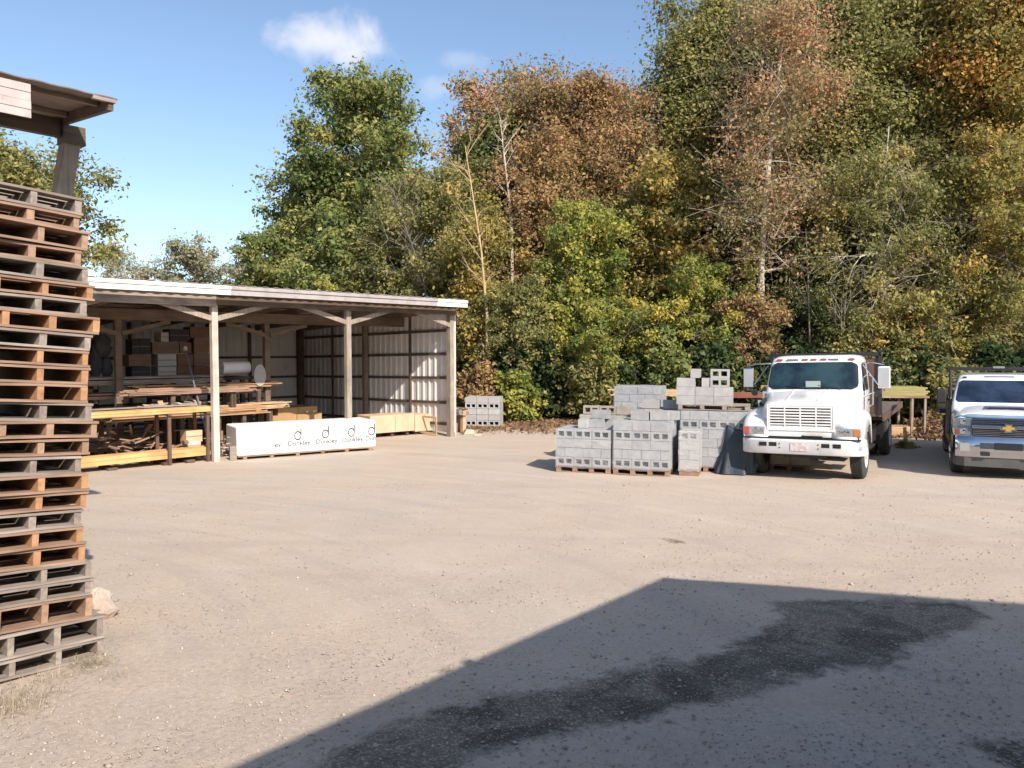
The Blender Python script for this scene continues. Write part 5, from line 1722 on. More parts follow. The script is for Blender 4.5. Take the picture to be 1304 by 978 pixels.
# paper in the windshield, wipers
q = MB(); q.box(-.12, .18, cabf(0, 1.86) - .024, cabf(0, 1.86) - .020, 1.835, 1.965, M=None); q.build('paper_sheet', plain('dim_paper', (.32, .38, .36), .4, coat=.5), ws)
for (xa_, xb_) in ((.0, -.55), (.62, .12)):
    q = MB(); q.tube([(xa_, 1.40, 1.80), ((xa_ + xb_) / 2, cabf(xa_, 1.83) - .03, 1.84), (xb_, cabf(xb_, 1.87) - .025, 1.87)], .008, 6); q.build('wiper', M_BLACK, TR)
# marker lights
for x in (-.72, -.18, 0.0, .20, .76):
    q = MB(); yy = cabf(min(abs(x), .7), 2.40); q.box(x - .06, x + .06, yy - .02, yy + .05, 2.405, 2.445); q.build('marker_light', M_REDL if x != .76 else M_REDL, TR, bevel=.008, seg=2)
q = MB(); q.box(-.56, -.32, cabf(.4, 2.40) - .012, cabf(.4, 2.4) + .05, 2.40, 2.44); q.box(.30, .50, cabf(.4, 2.40) - .012, cabf(.4, 2.4) + .05, 2.40, 2.44); q.build('lamp_bracket', M_STEEL, TR)
# side windows, door seams, handle
for s in (-1, 1):
    def sx_(z):
        for i in range(len(CAB) - 1):
            if CAB[i][0] <= z <= CAB[i+1][0]:
                t = (z - CAB[i][0]) / (CAB[i+1][0] - CAB[i][0]); return CAB[i][1] * (1 - t) + CAB[i+1][1] * t
    q = MB(); ins = .008
    P_ = [(s*(sx_(1.74)), 1.66, 1.74), (s*(sx_(1.74)), 2.62, 1.74), (s*(sx_(2.33)), 2.58, 2.33), (s*(sx_(2.33)), 1.90, 2.33)]
    if s < 0: P_ = [P_[1], P_[0], P_[3], P_[2]]
    quad_on(q, P_, th=ins); q.build('side_window', M_GLASS, TR)
    q = MB()
    xx = s * .987
    for (y0_, y1_, z0_, z1_) in ((1.60, 1.608, .86, 1.70), (2.68, 2.688, .86, 2.3), (1.60, 2.688, .86, .868)):
        q.box(min(xx, xx + s*.004), max(xx, xx + s*.004), y0_, y1_, z0_, z1_)
    q.build('door_seam', M_SLOT, TR)
    q = MB(); q.box(min(xx, xx + s*.03), max(xx, xx + s*.03), 2.48, 2.62, 1.50, 1.53); q.build('door_handle', M_BLACK, TR)
    q = MB(); q.tube([(s*1.0, 2.74, 1.35), (s*1.07, 2.74, 1.40), (s*1.07, 2.74, 2.0), (s*.98, 2.74, 2.06)], .014, 8); q.build('grab_handle', M_CHROME, TR, smooth=True)
    # step
    q = MB(); q.box(min(s*.85, s*1.12), max(s*.85, s*1.12), 1.75, 2.6, .50, .54); q.box(min(s*.82, s*.86), max(s*.82, s*.86), 1.8, 2.5, .5, .8); q.build('step', M_BLACK, TR)
    q = MB(); q.tube([(s*.30, .32, 1.625), (s*.33, 1.0, 1.725), (s*.36, 1.42, 1.785)], .006, 6); q.build('hood_crease', M_PAINT, TR)
    q = MB(); q.box(min(s*.80, s*.86), max(s*.80, s*.86), 1.452, 1.458, 1.0, 1.66); q.build('hood_seam', M_SLOT, TR)
    # mirror: tall box on a tubular bracket
    mr_ = empty('mirror', (0, 0, 0)); mr_.parent = TR
    mxc = s * 1.39
    q = MB(); q.box(mxc - .115, mxc + .115, 1.62, 1.72, 1.80, 2.26); q.build('mirror_head', M_PAINT if s > 0 else M_CHROME, mr_, bevel=.025, seg=3)
    q = MB(); q.box(mxc - .10, mxc + .10, 1.615, 1.622, 1.83, 2.23); q.build('mirror_back_panel', surf('pale_grey_panel', (.42, .44, .46), (.36, .38, .40), rough=.3, scale=2, bmp=0), mr_)
    q = MB()
    q.tube([(s*.93, 1.85, 2.34), (s*1.20, 1.70, 2.34), (mxc, 1.68, 2.30)], .013, 8)
    q.tube([(s*.99, 1.75, 1.62), (s*1.2, 1.70, 1.72), (mxc, 1.68, 1.76)], .013, 8)
    q.tube([(s*.98, 1.76, 2.30), (mxc - s*.06, 1.68, 1.80)], .012, 8)
    q.tube([(mxc, 1.68, 1.74), (mxc, 1.68, 2.32)], .012, 8)
    q.build('mirror_bracket', M_CHROME, mr_, smooth=True)
    q = MB(); q.lathe([(-.02, 0), (-.02, .06), (.03, .075), (.04, 0)], 'y', 16, (mxc - s*.12, 1.66, 1.70)); q.build('spot_mirror', M_BLACK, mr_, smooth=True)
# side badges
q = MB(); q.box(1.153, 1.160, 1.20, 1.26, 1.20, 1.25); q.build('side_badge', M_SLOT, TR)
q = MB(); q.box(.988, .994, 1.75, 1.83, 1.30, 1.40); q.box(.988, .993, 1.70, 1.95, 1.22, 1.26); q.build('door_decal', M_REDL, TR)
# chassis
q = MB()
for s in (-1, 1): q.box(s*.43 - .04, s*.43 + .04, .3, 7.7, .62, .86)
q.box(-.40, .40, .5, 1.6, .42, .9); q.box(-.95, .95, .93, 1.07, .42, .54); q.box(-.9, .9, 5.1, 5.3, .42, .58)
q.box(-1.0, -.55, 3.2, 4.1, .5, .9); q.box(.55, 1.0, 3.2, 3.9, .5, .9); q.box(-.35, .35, 3.0, 4.6, .45, .7)
q.build('chassis', M_BLACK, TR)
q = MB()
for s in (-1, 1): q.box(s*1.0 - .12, s*1.0 + .12, 4.35, 4.38, .35, 1.0)
q.build('mud_flap', M_SLOT, TR)
for s in (-1, 1):
    wheel(TR, s * .99, 1.0, .50, .26, s, name='front_wheel')
    wheel(TR, s * 1.06, 5.2, .50, .25, s, dual=True, name='rear_wheel')
    wheel(TR, s * .77, 5.2, .50, .25, s, dual=True, name='rear_wheel')
# flatbed
fb = MB(); fb.box(-1.22, 1.22, 3.06, 8.0, 1.10, 1.16); dk = fb.build('bed_deck', surf('bed_planks', (.16, .12, .10), (.09, .07, .06), rough=.85, scale=3, bmp=.3, stretch=(6, .4, 1)), TR)
q = MB()
for s in (-1, 1): q.box(min(s*1.222, s*1.262), max(s*1.222, s*1.262), 3.05, 8.02, 1.0, 1.165)
q.box(-1.22, 1.22, 8.002, 8.04, 1.0, 1.16)
q.build('bed_rail', M_RUST, TR)
q = MB()
for k in range(12): q.box(-1.2, 1.2, 3.3 + k * .4, 3.36 + k * .4, 1.0, 1.098)
q.build('cross_members', M_RUST, TR)
q = MB(); q.box(-1.16, 1.16, 3.07, 3.10, 1.162, 2.42); q.build('headboard', M_RUST, TR)
q = MB()
for x in (-1.18, -.55, .0, .55, 1.18): q.box(x - .035, x + .035, 3.02, 3.068, 1.16, 2.62 if abs(x) > 1 else 2.45)
q.box(-1.2, 1.2, 3.02, 3.10, 2.47, 2.56)
q.build('headboard_rack', M_BLACK, TR)

# ---- pickup
PY_ = R(27.5)
pz = 15.1
pyv = Vector((math.sin(PY_), math.cos(PY_), 0)); pxv = Vector((math.cos(PY_), -math.sin(PY_), 0))
pc = at(1285, 560, pz)
gw = Vector((pc.x, pz, 0)) + pyv * .95
gl, gr, gb = gw - pxv * .85, gw + pxv * .85, gw + pyv * 3.8
zl, zr_, zbk = (ground(v.x, v.y) for v in (gl, gr, gb))
roll = math.atan2(zr_ - zl, 1.7) * .35; pit = math.atan2(zbk - (zl + zr_) / 2, 3.8)
PK = empty('pickup_truck', (pc.x, pz, (zl + zr_) / 2 - pit * .95), 0, 'white pickup with a chrome grille and black rack parked at the right edge', 'pickup')
PK.matrix_world = Matrix.Translation(PK.location) @ Matrix.Rotation(-PY_, 4, 'Z') @ Matrix.Rotation(pit, 4, 'X') @ Matrix.Rotation(-roll, 4, 'Y') @ Matrix.Diagonal((.93, 1, 1.07, 1))
print('pickup', pc, zl, zr_, math.degrees(roll), math.degrees(pit))
def psec(y, hw, zs, zt, lo=.62, crown=1.0):
    pts = [(-hw + .02, lo), (-hw, zs - .32), (-hw + .005, zs - .12), (-hw + .05, zs - .03), (-hw * .86, zs + .01), (-hw * .72, zt - .035), (-hw * .52, zt - .012), (0, zt)]
    return [(x, y, z) for x, z in pts + [(-x, z) for x, z in reversed(pts[:-1])]]
b_ = MB(); b_.loft([psec(.14, .93, 1.10, 1.13, .66), psec(.18, .97, 1.15, 1.19, .64), psec(.35, 1.0, 1.18, 1.235), psec(.8, 1.015, 1.20, 1.285), psec(1.25, 1.015, 1.225, 1.325), psec(1.42, 1.01, 1.24, 1.34)])
b_.build('hood', M_PAINT2, PK, smooth=True, angle=45)
q = MB(); q.prism([(-.44, 0), (.44, 0), (.36, .05), (-.36, .05)], 0, .30)
o = q.build('hood_vent', surf('vent_blue_grey', (.10, .13, .20), (.07, .09, .15), rough=.3), PK); o.location = (0, .62, 1.262)
q = MB(); q.prism([(-.36, 0), (.36, 0), (.31, .03), (-.31, .03)], 0, .01); o = q.build('vent_slot', M_SLOT, PK); o.location = (0, .607, 1.272)
PCAB = [(.45, .98, 1.40, 3.9, .05), (1.24, 1.0, 1.36, 3.9, .08), (1.34, .985, 1.40, 3.9, .09), (1.55, .93, 1.75, 3.88, .11), (1.80, .845, 2.12, 3.85, .13), (1.87, .80, 2.26, 3.80, .15), (1.905, .66, 2.5, 3.6, .18)]
b_ = MB(); b_.loft([rrect(xh, y0, y1, r, z, bow=.08) for z, xh, y0, y1, r in PCAB])
b_.build('cab', M_PAINT2, PK, smooth=True, angle=50)
def pcabf(x, z):
    for i in range(len(PCAB) - 1):
        z0, z1 = PCAB[i][0], PCAB[i + 1][0]
        if z0 <= z <= z1:
            t = (z - z0) / (z1 - z0)
            xh, y0, r = (PCAB[i][k] * (1 - t) + PCAB[i + 1][k] * t for k in (1, 2, 4))
            y = y0 - .08 * (1 - (x / xh) ** 2)
            if abs(x) > xh - r:
                dx = abs(x) - (xh - r); y = max(y, y0 + r - math.sqrt(max(0, r * r - dx * dx)))
            return y
pw = shield('windshield', M_GLASSP, 1.36, 1.775, .925, .815, pcabf, PK, rad=.06, off=.014)
q = MB(); q.box(-.30, .30, pcabf(0, 1.85) - .03, pcabf(0, 1.85), 1.835, 1.86); q.build('roof_lamp_bar', surf('vent_blue_grey', (.1, .13, .2)), PK, bevel=.006)
q = MB(); q.box(-.74, -.66, pcabf(.6, 1.83) - .02, pcabf(.6, 1.83) + .04, 1.82, 1.85); q.build('marker_light', M_CARDK, PK, bevel=.005)
q = MB(); q.tube([(-.1, 1.36, 1.36), (-.5, pcabf(.5, 1.4) - .03, 1.40)], .008, 6); q.tube([(.5, 1.36, 1.36), (.1, pcabf(.1, 1.4) - .03, 1.40)], .008, 6); q.build('wiper', M_BLACK, PK)
for s in (-1, 1):
    q = MB()
    P_ = [(s*.968, 1.85, 1.37), (s*.968, 2.55, 1.37), (s*.86, 2.55, 1.76), (s*.86, 2.22, 1.76)]
    if s < 0: P_ = [P_[1], P_[0], P_[3], P_[2]]
    quad_on(q, P_, th=.012); q.build('side_window', M_GLASSP, PK)
    q = MB()
    P_ = [(s*.968, 2.65, 1.37), (s*.968, 3.6, 1.37), (s*.86, 3.55, 1.76), (s*.86, 2.65, 1.76)]
    if s < 0: P_ = [P_[1], P_[0], P_[3], P_[2]]
    quad_on(q, P_, th=.012); q.build('side_window', M_GLASSP, PK)
    q = MB(); q.box(min(s*1.0, s*1.035), max(s*1.0, s*1.035), 1.46, 3.9, .46, 1.30); q.build('door_panel', M_BLACK, PK, bevel=.01)
    # black towing mirror
    mr_ = empty('mirror', (0, 0, 0)); mr_.parent = PK
    q = MB(); q.box(s*1.20 - .10, s*1.20 + .10, 1.70, 1.84, 1.30, 1.60); q.build('mirror_head', M_BLACK, mr_, bevel=.03, seg=3)
    q = MB(); q.beam((s*.98, 1.80, 1.38), (s*1.2, 1.78, 1.40), .05, .05); q.beam((s*.98, 1.80, 1.48), (s*1.2, 1.78, 1.5), .05, .04); q.build('mirror_arm', M_BLACK, mr_)
    # fender flare, black
    q = MB(); rings = []
    for k in range(15):
        a = R(-8 + 196 * k / 14)
        y, z = .95 - math.cos(a) * .50, .43 + math.sin(a) * .50
        y2, z2 = .95 - math.cos(a) * .44, .43 + math.sin(a) * .44
        rings.append([(s*1.005, y, z), (s*1.04, y, z), (s*1.045, y2, z2), (s*.97, y2, z2)])
    q.loft(rings); q.build('fender_flare', M_BLACK, PK, smooth=True)
    q = MB(); q.box(min(s*.70, s*1.0), max(s*.70, s*1.0), .5, 1.4, .3, .9); q.build('wheel_well', M_SLOT, PK)
    wheel(PK, s * .90, .95, .43, .27, s, rimr=.25, name='front_wheel', rim=M_CHROME)
    wheel(PK, s * .92, 4.8, .43, .27, s, rimr=.25, name='rear_wheel', rim=M_CHROME)
    # headlights: stacked
    h = MB(); h.box(min(s*.66, s*.985), max(s*.66, s*.985), .115, .32, .795, 1.125); h = h.build('headlight', plain('headlight_lens', (.16, .20, .23), .12, .3, coat=1), PK, bevel=.015, seg=2)
    q = MB(); q.lathe([(-.02, 0), (-.008, .055), (.01, .065)], 'y', 18, (s*.84, .115, 1.05)); q.lathe([(-.02, 0), (-.008, .055), (.01, .065)], 'y', 18, (s*.84, .115, .87)); q.build('reflector', M_CHROME, h, smooth=True)
    q = MB(); q.box(min(s*.90, s*.98), max(s*.90, s*.98), .108, .12, .81, .91); q.build('turn_signal', plain('dim_red_lens', (.22, .05, .05), .3), h, bevel=.006)
    q = MB(); q.box(min(s*.68, s*.955), max(s*.68, s*.955), .10, .135, .945, .985); q.build('lamp_bar', M_CHROME, h, bevel=.006)
# grille
MB().box(-.655, .655, .105, .2, .79, 1.125).build('grille_back', surf('grille_dark_blue', (.03, .045, .09), (.02, .03, .06), rough=.3), PK)
q = MB()
for z in (1.095, 1.06, 1.03, .895, .865, .835, .80): q.box(-.65, .65, .082, .107, z, z + .014)
q.build('grille_bars', M_CHROME, PK, bevel=.003)
MB().box(-.66, .66, .06, .108, .935, .995).build('grille_crossbar', M_CHROME, PK, bevel=.012, seg=2)
q = MB()
rings = []
for x in np.linspace(-.96, .96, 15): 
    yy = .10 + .14 * abs(x / .96) ** 5
    zt_ = 1.185 - (.02 if abs(x) > .7 else 0)
    rings.append([(x, yy, 1.128), (x, yy - .01, 1.15), (x, yy + .01, zt_), (x, yy + .1, zt_ + .006), (x, yy + .1, 1.128)])
q.loft(rings); q.build('grille_top_trim', surf('sky_reflection_trim', (.22, .33, .44), (.17, .27, .38), rough=.2, coat=.6, bmp=0), PK, smooth=True)  # sky reflection along the hood edge put into the blue trim colour
# emblem: gold cross-shaped bar with chrome edge
def bow(w_, h_, ww, hh_): return [(-w_, -h_*.45), (-ww, -h_*.45), (-ww*1.1, -hh_), (ww*.9, -hh_), (ww, -h_*.45), (w_*.92, -h_*.45), (w_, h_*.45), (ww, h_*.45), (ww*1.1, hh_), (-ww*.9, hh_), (-ww, h_*.45), (-w_*.92, h_*.45)]
q = MB(); q.prism([(x, z + .955) for x, z in bow(.155, .085, .065, .085)], .035, .058); q.build('emblem_border', M_CHROME, PK, bevel=.003)
q = MB(); q.prism([(x, z + .955) for x, z in bow(.115, .05, .045, .055)], .028, .034); q.build('emblem', M_GOLD, PK)
# bumper
b_ = MB(); rings = []
for x, y in zip([-1.03, -1.02, -.97, -.85, -.6, -.3, 0, .3, .6, .85, .97, 1.02, 1.03], [.5, .28, .12, .04, .015, .0, 0, 0, .015, .04, .12, .28, .5]):
    rings.append([(x, y + .03, .40), (x, y + .01, .43), (x, y - .01, .56), (x, y - .01, .70), (x, y + .03, .76), (x, y + .05, .785), (x * .97, y + .12, .785), (x * .97, y + .12, .40)])
b_.loft(rings); bp = b_.build('bumper', M_CHROME, PK, smooth=True, angle=35)
q = MB(); q.box(-.52, .52, -.016, -.008, .565, .675); q.build('bumper_opening', surf('bumper_mesh', (.05, .07, .09), (.03, .04, .05), rough=.4, scale=20), bp)
q = MB(); q.box(-.25, .25, -.024, -.017, .555, .685); q.build('licence_plate_holder', M_SLOT, bp)
for s in (-1, 1):
    q = MB(); q.box(min(s*.70, s*.90), max(s*.70, s*.90), .015, .06, .50, .66); q.build('fog_lamp', M_LENS, bp, bevel=.01)
    q = MB(); q.box(s*.42 - .09, s*.42 + .09, -.03, .03, .435, .505); q.build('tow_hook', M_BLACK, bp, bevel=.01)
b_ = MB(); rings = []
for x, y in zip([-1.0, -.95, -.8, 0, .8, .95, 1.0], [.5, .2, .08, .05, .08, .2, .5]):
    rings.append([(x, y, .22), (x, y - .01, .397), (x, y + .05, .397), (x, y + .05, .22)])
b_.loft(rings); b_.build('air_dam', surf('grey_plastic', (.10, .10, .10), (.075, .075, .07), rough=.6), PK, smooth=True)
q = MB(); q.box(-.9, .9, .4, 5.5, .35, .5); q.build('chassis', M_BLACK, PK)
# black flatbed body and rack behind the cab
q = MB(); q.box(-1.17, 1.17, 3.98, 6.4, .95, 1.05); q.build('bed_deck', M_BLACK, PK)
q = MB()
q.box(-1.02, 1.02, 2.3, 2.36, 1.97, 2.02); q.box(-1.02, 1.02, 3.9, 3.96, 1.97, 2.02)
for s in (-1, 1):
    q.box(s*1.02 - .03, s*1.02 + .03, 2.3, 3.96, 1.97, 2.021)
    q.tube([(s*1.0, 2.32, 1.97), (s*1.01, 1.70, 1.42), (s*1.06, 1.45, .70)], .035, 8)
q.build('roof_rack', M_BLACK, PK)
q = MB(); q.box(-.12, .12, 2.27, 2.36, 2.022, 2.06); q.build('beacon', M_LENS, PK, bevel=.01)
for s in (-1, 1):
    q = MB(); q.box(min(s*1.03, s*1.12), max(s*1.03, s*1.12), 1.5, 3.9, .36, .44); q.build('running_board', M_BLACK, PK)

# ------------------------------------------------------------------ trees
TS = [
 # name, label, px, Y, top, wpx, leaf, kwargs
 ('broadleaf_tree', 'tall full green tree rising alone behind the middle of the shed roof', 474, 42, 76, 165, 'green', dict(f0=.2, dens=.8, nl=44, csz=.075, lsize=.15, seed=1)),
 ('broadleaf_tree', 'narrower green tree forming the left shoulder of the tall green one', 393, 43, 195, 92, 'green', dict(f0=.2, dens=.75, nl=26, lsize=.15, seed=2)),
 ('broadleaf_tree', 'rounded dark green tree low at the left edge of the woods over the shed', 350, 40, 268, 78, 'green', dict(f0=.15, dens=1.2, nl=20, seed=3)),
 ('broadleaf_tree', 'bushy green tree just above the shed roof below the tall green one', 425, 38, 285, 120, 'green', dict(f0=.12, dens=1.1, nl=22, seed=4)),
 ('bare_tree', 'pale bare twiggy tree far behind the left part of the shed roof', 150, 66, 298, 52, 'greyg', dict(f0=.2, dens=.22, nl=20, twigs=3, bark=M_BARKP, seed=5, group='far trees behind the shed')),
 ('broadleaf_tree', 'far grey green tree with a rounded top over the shed roof', 250, 62, 292, 66, 'greyg', dict(f0=.1, dens=1.3, nl=18, lsize=.17, seed=6, group='far trees behind the shed')),
 ('broadleaf_tree', 'far pale tan tree right of the rounded grey green one', 316, 60, 306, 44, 'greyg', dict(f0=.15, dens=.6, nl=16, lsize=.16, twigs=1, seed=7, group='far trees behind the shed')),
 ('broadleaf_tree', 'far low tree between the bare one and the rounded one', 200, 70, 318, 70, 'greyg', dict(f0=.1, dens=.6, nl=16, lsize=.18, seed=8, group='far trees behind the shed')),
 ('broadleaf_tree', 'yellow green tree behind the crooked post above the pallet stack', 25, 25, 158, 215, 'olive', dict(f0=.08, dens=.8, nl=40, lsize=.11, seed=9, twigs=1)),
 ('broadleaf_tree', 'olive tree with bare pale branches standing behind the right end of the shed roof', 535, 36, 205, 155, 'olive', dict(f0=.12, dens=.62, nl=24, twigs=2, lsize=.11, bark=M_BARKP, seed=10)),
 ('broadleaf_tree', 'thinly leaved tan and orange tree whose crown begins the high woods at the left', 632, 40, 78, 110, 'tan', dict(f0=.35, dens=.5, nl=26, twigs=2, lsize=.13, bark=M_BARKP, seed=11)),
 ('vine_covered_tree', 'deep green vine clad tree inside the tan one', 638, 38.6, 130, 66, 'dark', dict(f0=.2, dens=1.2, nl=22, seed=12)),
 ('broadleaf_tree', 'rust brown tree with the broad crown left of centre in the woods', 742, 38, 78, 150, 'rust', dict(f0=.3, dens=.55, nl=36, twigs=2, lsize=.11, seed=13)),
 ('broadleaf_tree', 'second rust brown tree tucked lower left of the broad one', 690, 36.5, 160, 120, 'rust', dict(f0=.2, dens=.55, nl=28, twigs=1, lsize=.11, seed=33)),
 ('broadleaf_tree', 'thin grey olive tree with twiggy top between the rust brown and the tallest trees', 822, 40, 92, 84, 'greyg', dict(f0=.3, dens=.6, nl=26, twigs=2, lsize=.12, seed=14)),
 ('broadleaf_tree', 'bright yellow green tree in front of the rust brown ones', 738, 31, 250, 105, 'yelgr', dict(f0=.12, dens=1.2, nl=26, lsize=.12, seed=15)),
 ('broadleaf_tree', 'golden olive tree in the middle of the woods right of the rust brown ones', 838, 33, 185, 135, 'gold', dict(f0=.15, dens=.95, nl=30, lsize=.12, seed=16)),
 ('broadleaf_tree', 'low golden tree glowing just above the wrapped block pallets', 775, 29, 375, 125, 'yelgr', dict(f0=.1, dens=1.0, nl=20, lsize=.1, seed=17)),
 ('broadleaf_tree', 'green yellow tree leaning in front of the golden olive one', 893, 29.6, 318, 115, 'yelgr', dict(f0=.1, dens=1.0, nl=22, lsize=.11, seed=18)),
 ('broadleaf_tree', 'brownish olive tree right behind the corner of the shed', 618, 32, 250, 92, 'gold', dict(f0=.12, dens=.8, nl=24, lsize=.11, twigs=1, seed=19)),
 ('broadleaf_tree', 'dark brown green tree between shed corner and block pallets', 665, 30, 338, 92, 'olive', dict(f0=.12, dens=.8, nl=20, lsize=.1, seed=20)),
 ('broadleaf_tree', 'very tall olive green tree at the left end of the highest woods', 905, 39, -25, 105, 'olive', dict(f0=.3, dens=.85, nl=34, lsize=.13, seed=21)),
 ('broadleaf_tree', 'tall pale trunked tree with sparse reddish tan leaves above the big truck', 975, 29.2, -45, 125, 'tan', dict(f0=.36, dens=.15, nl=24, lsize=.1, bark=M_BARKP, twigs=2, seed=22, trunk_r=.17)),
 ('broadleaf_tree', 'tall dark green tree behind the reddish tan one', 1015, 36, -60, 125, 'dark', dict(f0=.15, dens=.95, nl=36, lsize=.14, seed=23)),
 ('broadleaf_tree', 'tall olive tree in the upper right woods, left of the orange one', 1090, 32, -70, 150, 'olive', dict(f0=.22, dens=.85, nl=36, lsize=.12, twigs=1, seed=24)),
 ('broadleaf_tree', 'tall green tree behind and between the olive and the orange ones', 1170, 35, -90, 140, 'green', dict(f0=.2, dens=.8, nl=34, lsize=.14, seed=25)),
 ('broadleaf_tree', 'tall tree with glowing orange top at the upper right corner', 1258, 30.5, -70, 150, 'orange', dict(f0=.5, dens=.75, nl=30, lsize=.12, twigs=1, seed=26)),
 ('vine_covered_tree', 'drooping olive vine hung tree with a tangle of bare grey branches above the flatbed', 1125, 28.5, 140, 165, 'olive', dict(f0=.15, dens=.7, nl=34, lsize=.1, droop=.8, twigs=4, barepart=.4, bark=M_BARKP, seed=27)),
 ('broadleaf_tree', 'grey trunked golden olive tree directly behind the pickup', 1247, 28, 150, 150, 'gold', dict(f0=.28, dens=.75, nl=34, lsize=.105, droop=.5, twigs=3, barepart=.2, trunk_r=.24, seed=28)),
 ('broadleaf_tree', 'dark green tree low behind the cab of the big truck', 1020, 30, 300, 110, 'dark', dict(f0=.1, dens=.95, nl=24, lsize=.11, seed=29)),
 ('broadleaf_tree', 'small orange brown tree left of the big truck cab', 958, 28.6, 365, 72, 'rust', dict(f0=.15, dens=.7, nl=18, lsize=.1, seed=30)),
 ('broadleaf_tree', 'dark green tree filling the gap above the small orange brown one', 940, 33, 225, 95, 'dark', dict(f0=.12, dens=1.0, nl=26, lsize=.12, seed=31)),
 ('broadleaf_tree', 'yellow olive tree low behind the timber rack', 1165, 27.2, 372, 105, 'gold', dict(f0=.1, dens=.85, nl=22, lsize=.095, seed=32)),
 ('broadleaf_tree', 'olive green tree low behind the flatbed headboard', 1088, 27.8, 385, 82, 'olive', dict(f0=.1, dens=.8, nl=20, lsize=.095, seed=34)),
 ('broadleaf_tree', 'dark green tree at the right edge behind the pickup roof', 1310, 29, 330, 100, 'dark', dict(f0=.1, dens=.9, nl=22, lsize=.11, seed=35)),
 ('broadleaf_tree', 'olive tree in the middle distance at the far right edge', 1325, 29.5, 120, 110, 'olive', dict(f0=.2, dens=.8, nl=26, lsize=.11, seed=36)),
 ('broadleaf_tree', 'green gold tree filling the middle of the right woods above the timber rack', 1190, 31.5, 170, 130, 'gold', dict(f0=.15, dens=.8, nl=30, lsize=.115, twigs=1, seed=37)),
 ('broadleaf_tree', 'mid green tree between the rust brown trees and the golden olive one', 790, 34.5, 260, 110, 'green', dict(f0=.12, dens=.9, nl=26, lsize=.12, seed=38)),
 ('broadleaf_tree', 'dim green tree behind the thin yellow lit stem', 590, 37, 180, 90, 'olive', dict(f0=.15, dens=.6, nl=24, lsize=.12, twigs=1, seed=39)),
]
for nm, lab, px, Y, top, wpx, leaf, kw in TS:
    make_tree(nm, lab, px, Y, top, wpx, leaf, **kw)
# slim bare stems
def stem(label, pts, Y, r, bark, seed, tw=18):
    P_ = [at(px, py, Y + dy) for px, py, dy in pts]
    g = ground(P_[-1].x, P_[-1].y)
    base = Vector((P_[-1].x, P_[-1].y, g))
    root = empty('bare_tree', base, 0, label, 'tree', 'slim bare trees')
    Q = [p - base for p in P_]
    if Q[-1].z > .2: Q.append(Vector((Q[-1].x * .9, Q[-1].y, -.05)))
    Q = Q[::-1]
    b_ = MB(); rads = [r * (1 - .8 * i / (len(Q) - 1)) for i in range(len(Q))]
    b_.tube(Q, rads, 7)
    rd = random.Random(seed)
    H = Q[-1].z
    for k in range(tw):
        f = rd.uniform(.35, .98)
        j = f * (len(Q) - 1); i0 = int(j); p = Q[i0].lerp(Q[min(i0 + 1, len(Q) - 1)], j - i0)
        a_ = rd.uniform(0, 6.28); l_ = rd.uniform(.5, 1.8)
        e = p + Vector((math.cos(a_) * l_ * .6, math.sin(a_) * l_ * .6, l_ * rd.uniform(.3, 1)))
        b_.tube([p, (p + e) / 2 + Vector((0, 0, .06)), e], [r * .28, r * .16, .004], 4, cap=False)
        for _ in range(2):
            e2 = e + Vector((rd.gauss(0, .3), rd.gauss(0, .3), rd.gauss(.2, .25)))
            b_.tube([(p + e) / 2, e2], [r * .12, .003], 3, cap=False)
    b_.build('trunk', bark, root, smooth=True, recalc=False)
stem('slim yellow lit leafless stem slanting behind the corner of the shed', [(592, 185, 0), (603, 255, 0), (613, 320, 0), (620, 400, 0)], 30.2, .07, M_BARKY, 1)
stem('slim pale leafless stem right of the yellow lit one', [(637, 150, 0), (641, 190, 0), (648, 250, 0), (652, 300, 0)], 35.0, .085, M_BARKP, 2)
stem('pale bare tree with spreading branches showing over the right end of the shed roof', [(500, 240, 0), (520, 300, 0), (538, 350, 0), (545, 390, 0)], 34.0, .06, M_BARK, 3, 46)
stem('thin pale pole-like stem in the dark gap above the truck cab', [(1026, 290, 0), (1029, 350, 0), (1031, 430, 0)], 28.2, .045, M_BARK, 4, 8)
stem('thin stem low behind the flatbed between the olive trees', [(1068, 395, 0), (1076, 440, 0), (1080, 480, 0)], 27.2, .05, M_BARKP, 6, 8)

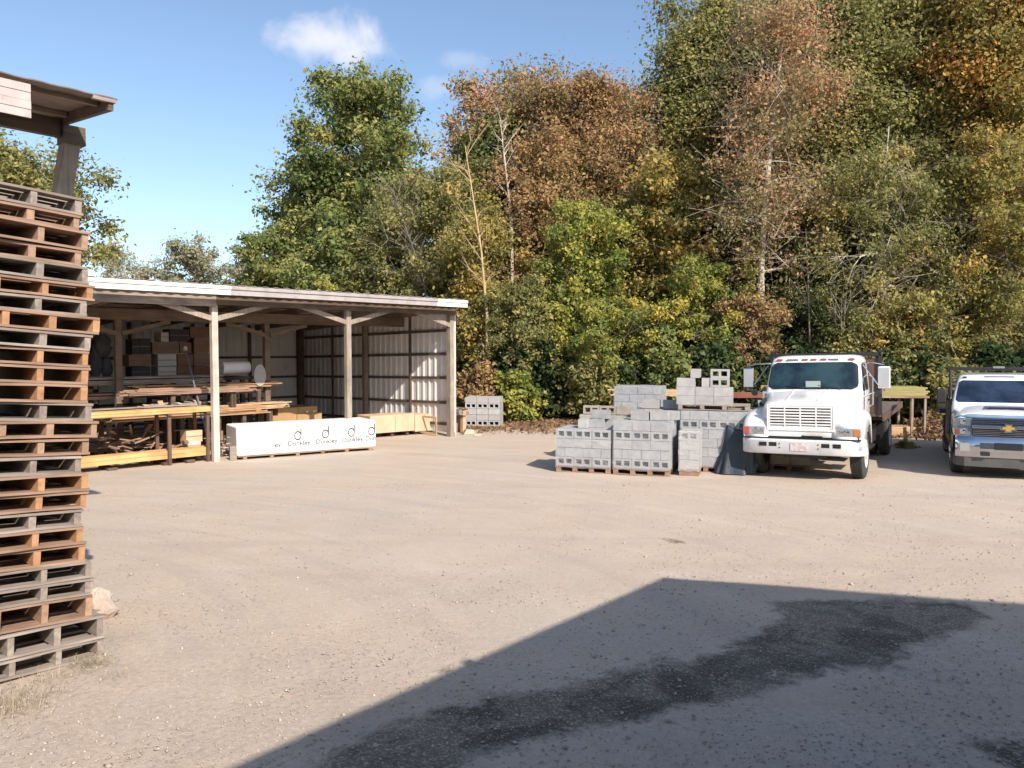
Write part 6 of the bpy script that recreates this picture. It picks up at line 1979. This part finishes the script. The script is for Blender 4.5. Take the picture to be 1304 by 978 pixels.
SH = [
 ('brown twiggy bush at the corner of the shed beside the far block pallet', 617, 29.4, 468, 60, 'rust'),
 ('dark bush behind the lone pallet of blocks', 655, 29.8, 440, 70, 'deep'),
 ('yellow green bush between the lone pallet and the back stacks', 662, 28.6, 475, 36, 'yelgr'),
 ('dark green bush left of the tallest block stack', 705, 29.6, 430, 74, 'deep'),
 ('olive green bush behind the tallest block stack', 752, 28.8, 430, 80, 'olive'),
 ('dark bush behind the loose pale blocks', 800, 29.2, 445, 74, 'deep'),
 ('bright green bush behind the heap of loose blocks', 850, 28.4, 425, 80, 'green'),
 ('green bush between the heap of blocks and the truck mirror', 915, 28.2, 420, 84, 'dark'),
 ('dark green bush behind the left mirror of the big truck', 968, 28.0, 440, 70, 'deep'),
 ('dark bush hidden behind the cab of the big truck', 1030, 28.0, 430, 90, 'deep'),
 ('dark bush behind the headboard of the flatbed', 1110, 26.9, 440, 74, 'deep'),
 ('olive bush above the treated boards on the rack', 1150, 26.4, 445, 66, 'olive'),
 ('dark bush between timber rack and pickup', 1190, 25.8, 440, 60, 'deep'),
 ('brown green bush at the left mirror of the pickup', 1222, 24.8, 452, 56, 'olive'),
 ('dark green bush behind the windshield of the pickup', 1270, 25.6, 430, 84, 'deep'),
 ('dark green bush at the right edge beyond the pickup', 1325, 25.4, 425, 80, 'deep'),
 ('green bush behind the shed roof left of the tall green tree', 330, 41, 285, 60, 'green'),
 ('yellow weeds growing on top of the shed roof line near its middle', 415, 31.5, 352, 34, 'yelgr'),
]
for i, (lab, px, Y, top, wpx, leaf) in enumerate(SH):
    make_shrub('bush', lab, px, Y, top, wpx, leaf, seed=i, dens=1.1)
# the mass of woods behind
rng = np.random.default_rng(77)
n = 260000
px_ = rng.uniform(560, 1420, n); Yb = rng.uniform(41, 50, n)
Xb = (px_ - CX) / F * Yb
topm = 9.5 + 3.0 * np.sin(px_ * .02) + 2.0 * np.sin(px_ * .047 + 1) + np.where(px_ > 860, 4.5, 0)
Zb = rng.random(n) ** .8 * topm
cl = rng.integers(0, 900, n); cc = rng.normal(0, 1, (900, 3)) * .0
Pb = np.stack([Xb, Yb, Zb + .3], -1)
gr3 = rng.uniform(0, 1, (900,))
key = (np.floor(Xb / 1.6) * 31 + np.floor(Zb / 1.4) * 17 + np.floor(Yb / 2) * 7).astype(int) % 900
keep = gr3[key] > .35
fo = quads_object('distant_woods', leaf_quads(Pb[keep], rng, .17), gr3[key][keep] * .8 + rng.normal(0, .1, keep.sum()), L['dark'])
tag(fo, 'dim green mass of woods filling the gaps between the nearer trees', 'woods', None, 'stuff')
# leaf litter along the edge of the woods
n = 16000
px_ = rng.uniform(585, 1300, n); Yl = rng.normal(28.2, 1.6, n).clip(24.5, 34)
Xl = (px_ - CX) / F * Yl
Pl = np.stack([Xl, Yl, gz(Xl, Yl) + .03 + rng.random(n) * .05], -1)
fo = quads_object('leaf_litter', leaf_quads(Pl, rng, .07), rng.random(n), L['dry'])
tag(fo, 'fallen dry leaves along the foot of the woods', 'leaves', None, 'stuff')
for k, (px, Y, wdt, hh_, lab) in enumerate(((1187, 23.0, .95, .55, 'heap of orange dry brush between the timber rack and the pickup'), (1154, 20.5, .22, .16, 'small yellow weed patch on the ground behind the rear wheel of the flatbed'))):
    X = (px - CX) / F * Y
    t = empty('brush_heap', (X, Y, ground(X, Y)), 0, lab, 'brush heap')
    n = 3500 if k == 0 else 500
    u_ = rng.normal(0, wdt * .45, (n, 2)); zz = np.abs(rng.normal(0, 1, n)) * hh_ * .45 * np.exp(-(u_ ** 2).sum(1) / wdt ** 2)
    quads_object('leaves', leaf_quads(np.stack([u_[:, 0], u_[:, 1], zz + .03], -1), rng, .06), rng.random(n), L['dry' if k == 0 else 'gold'], t)

bpy.context.view_layer.update()
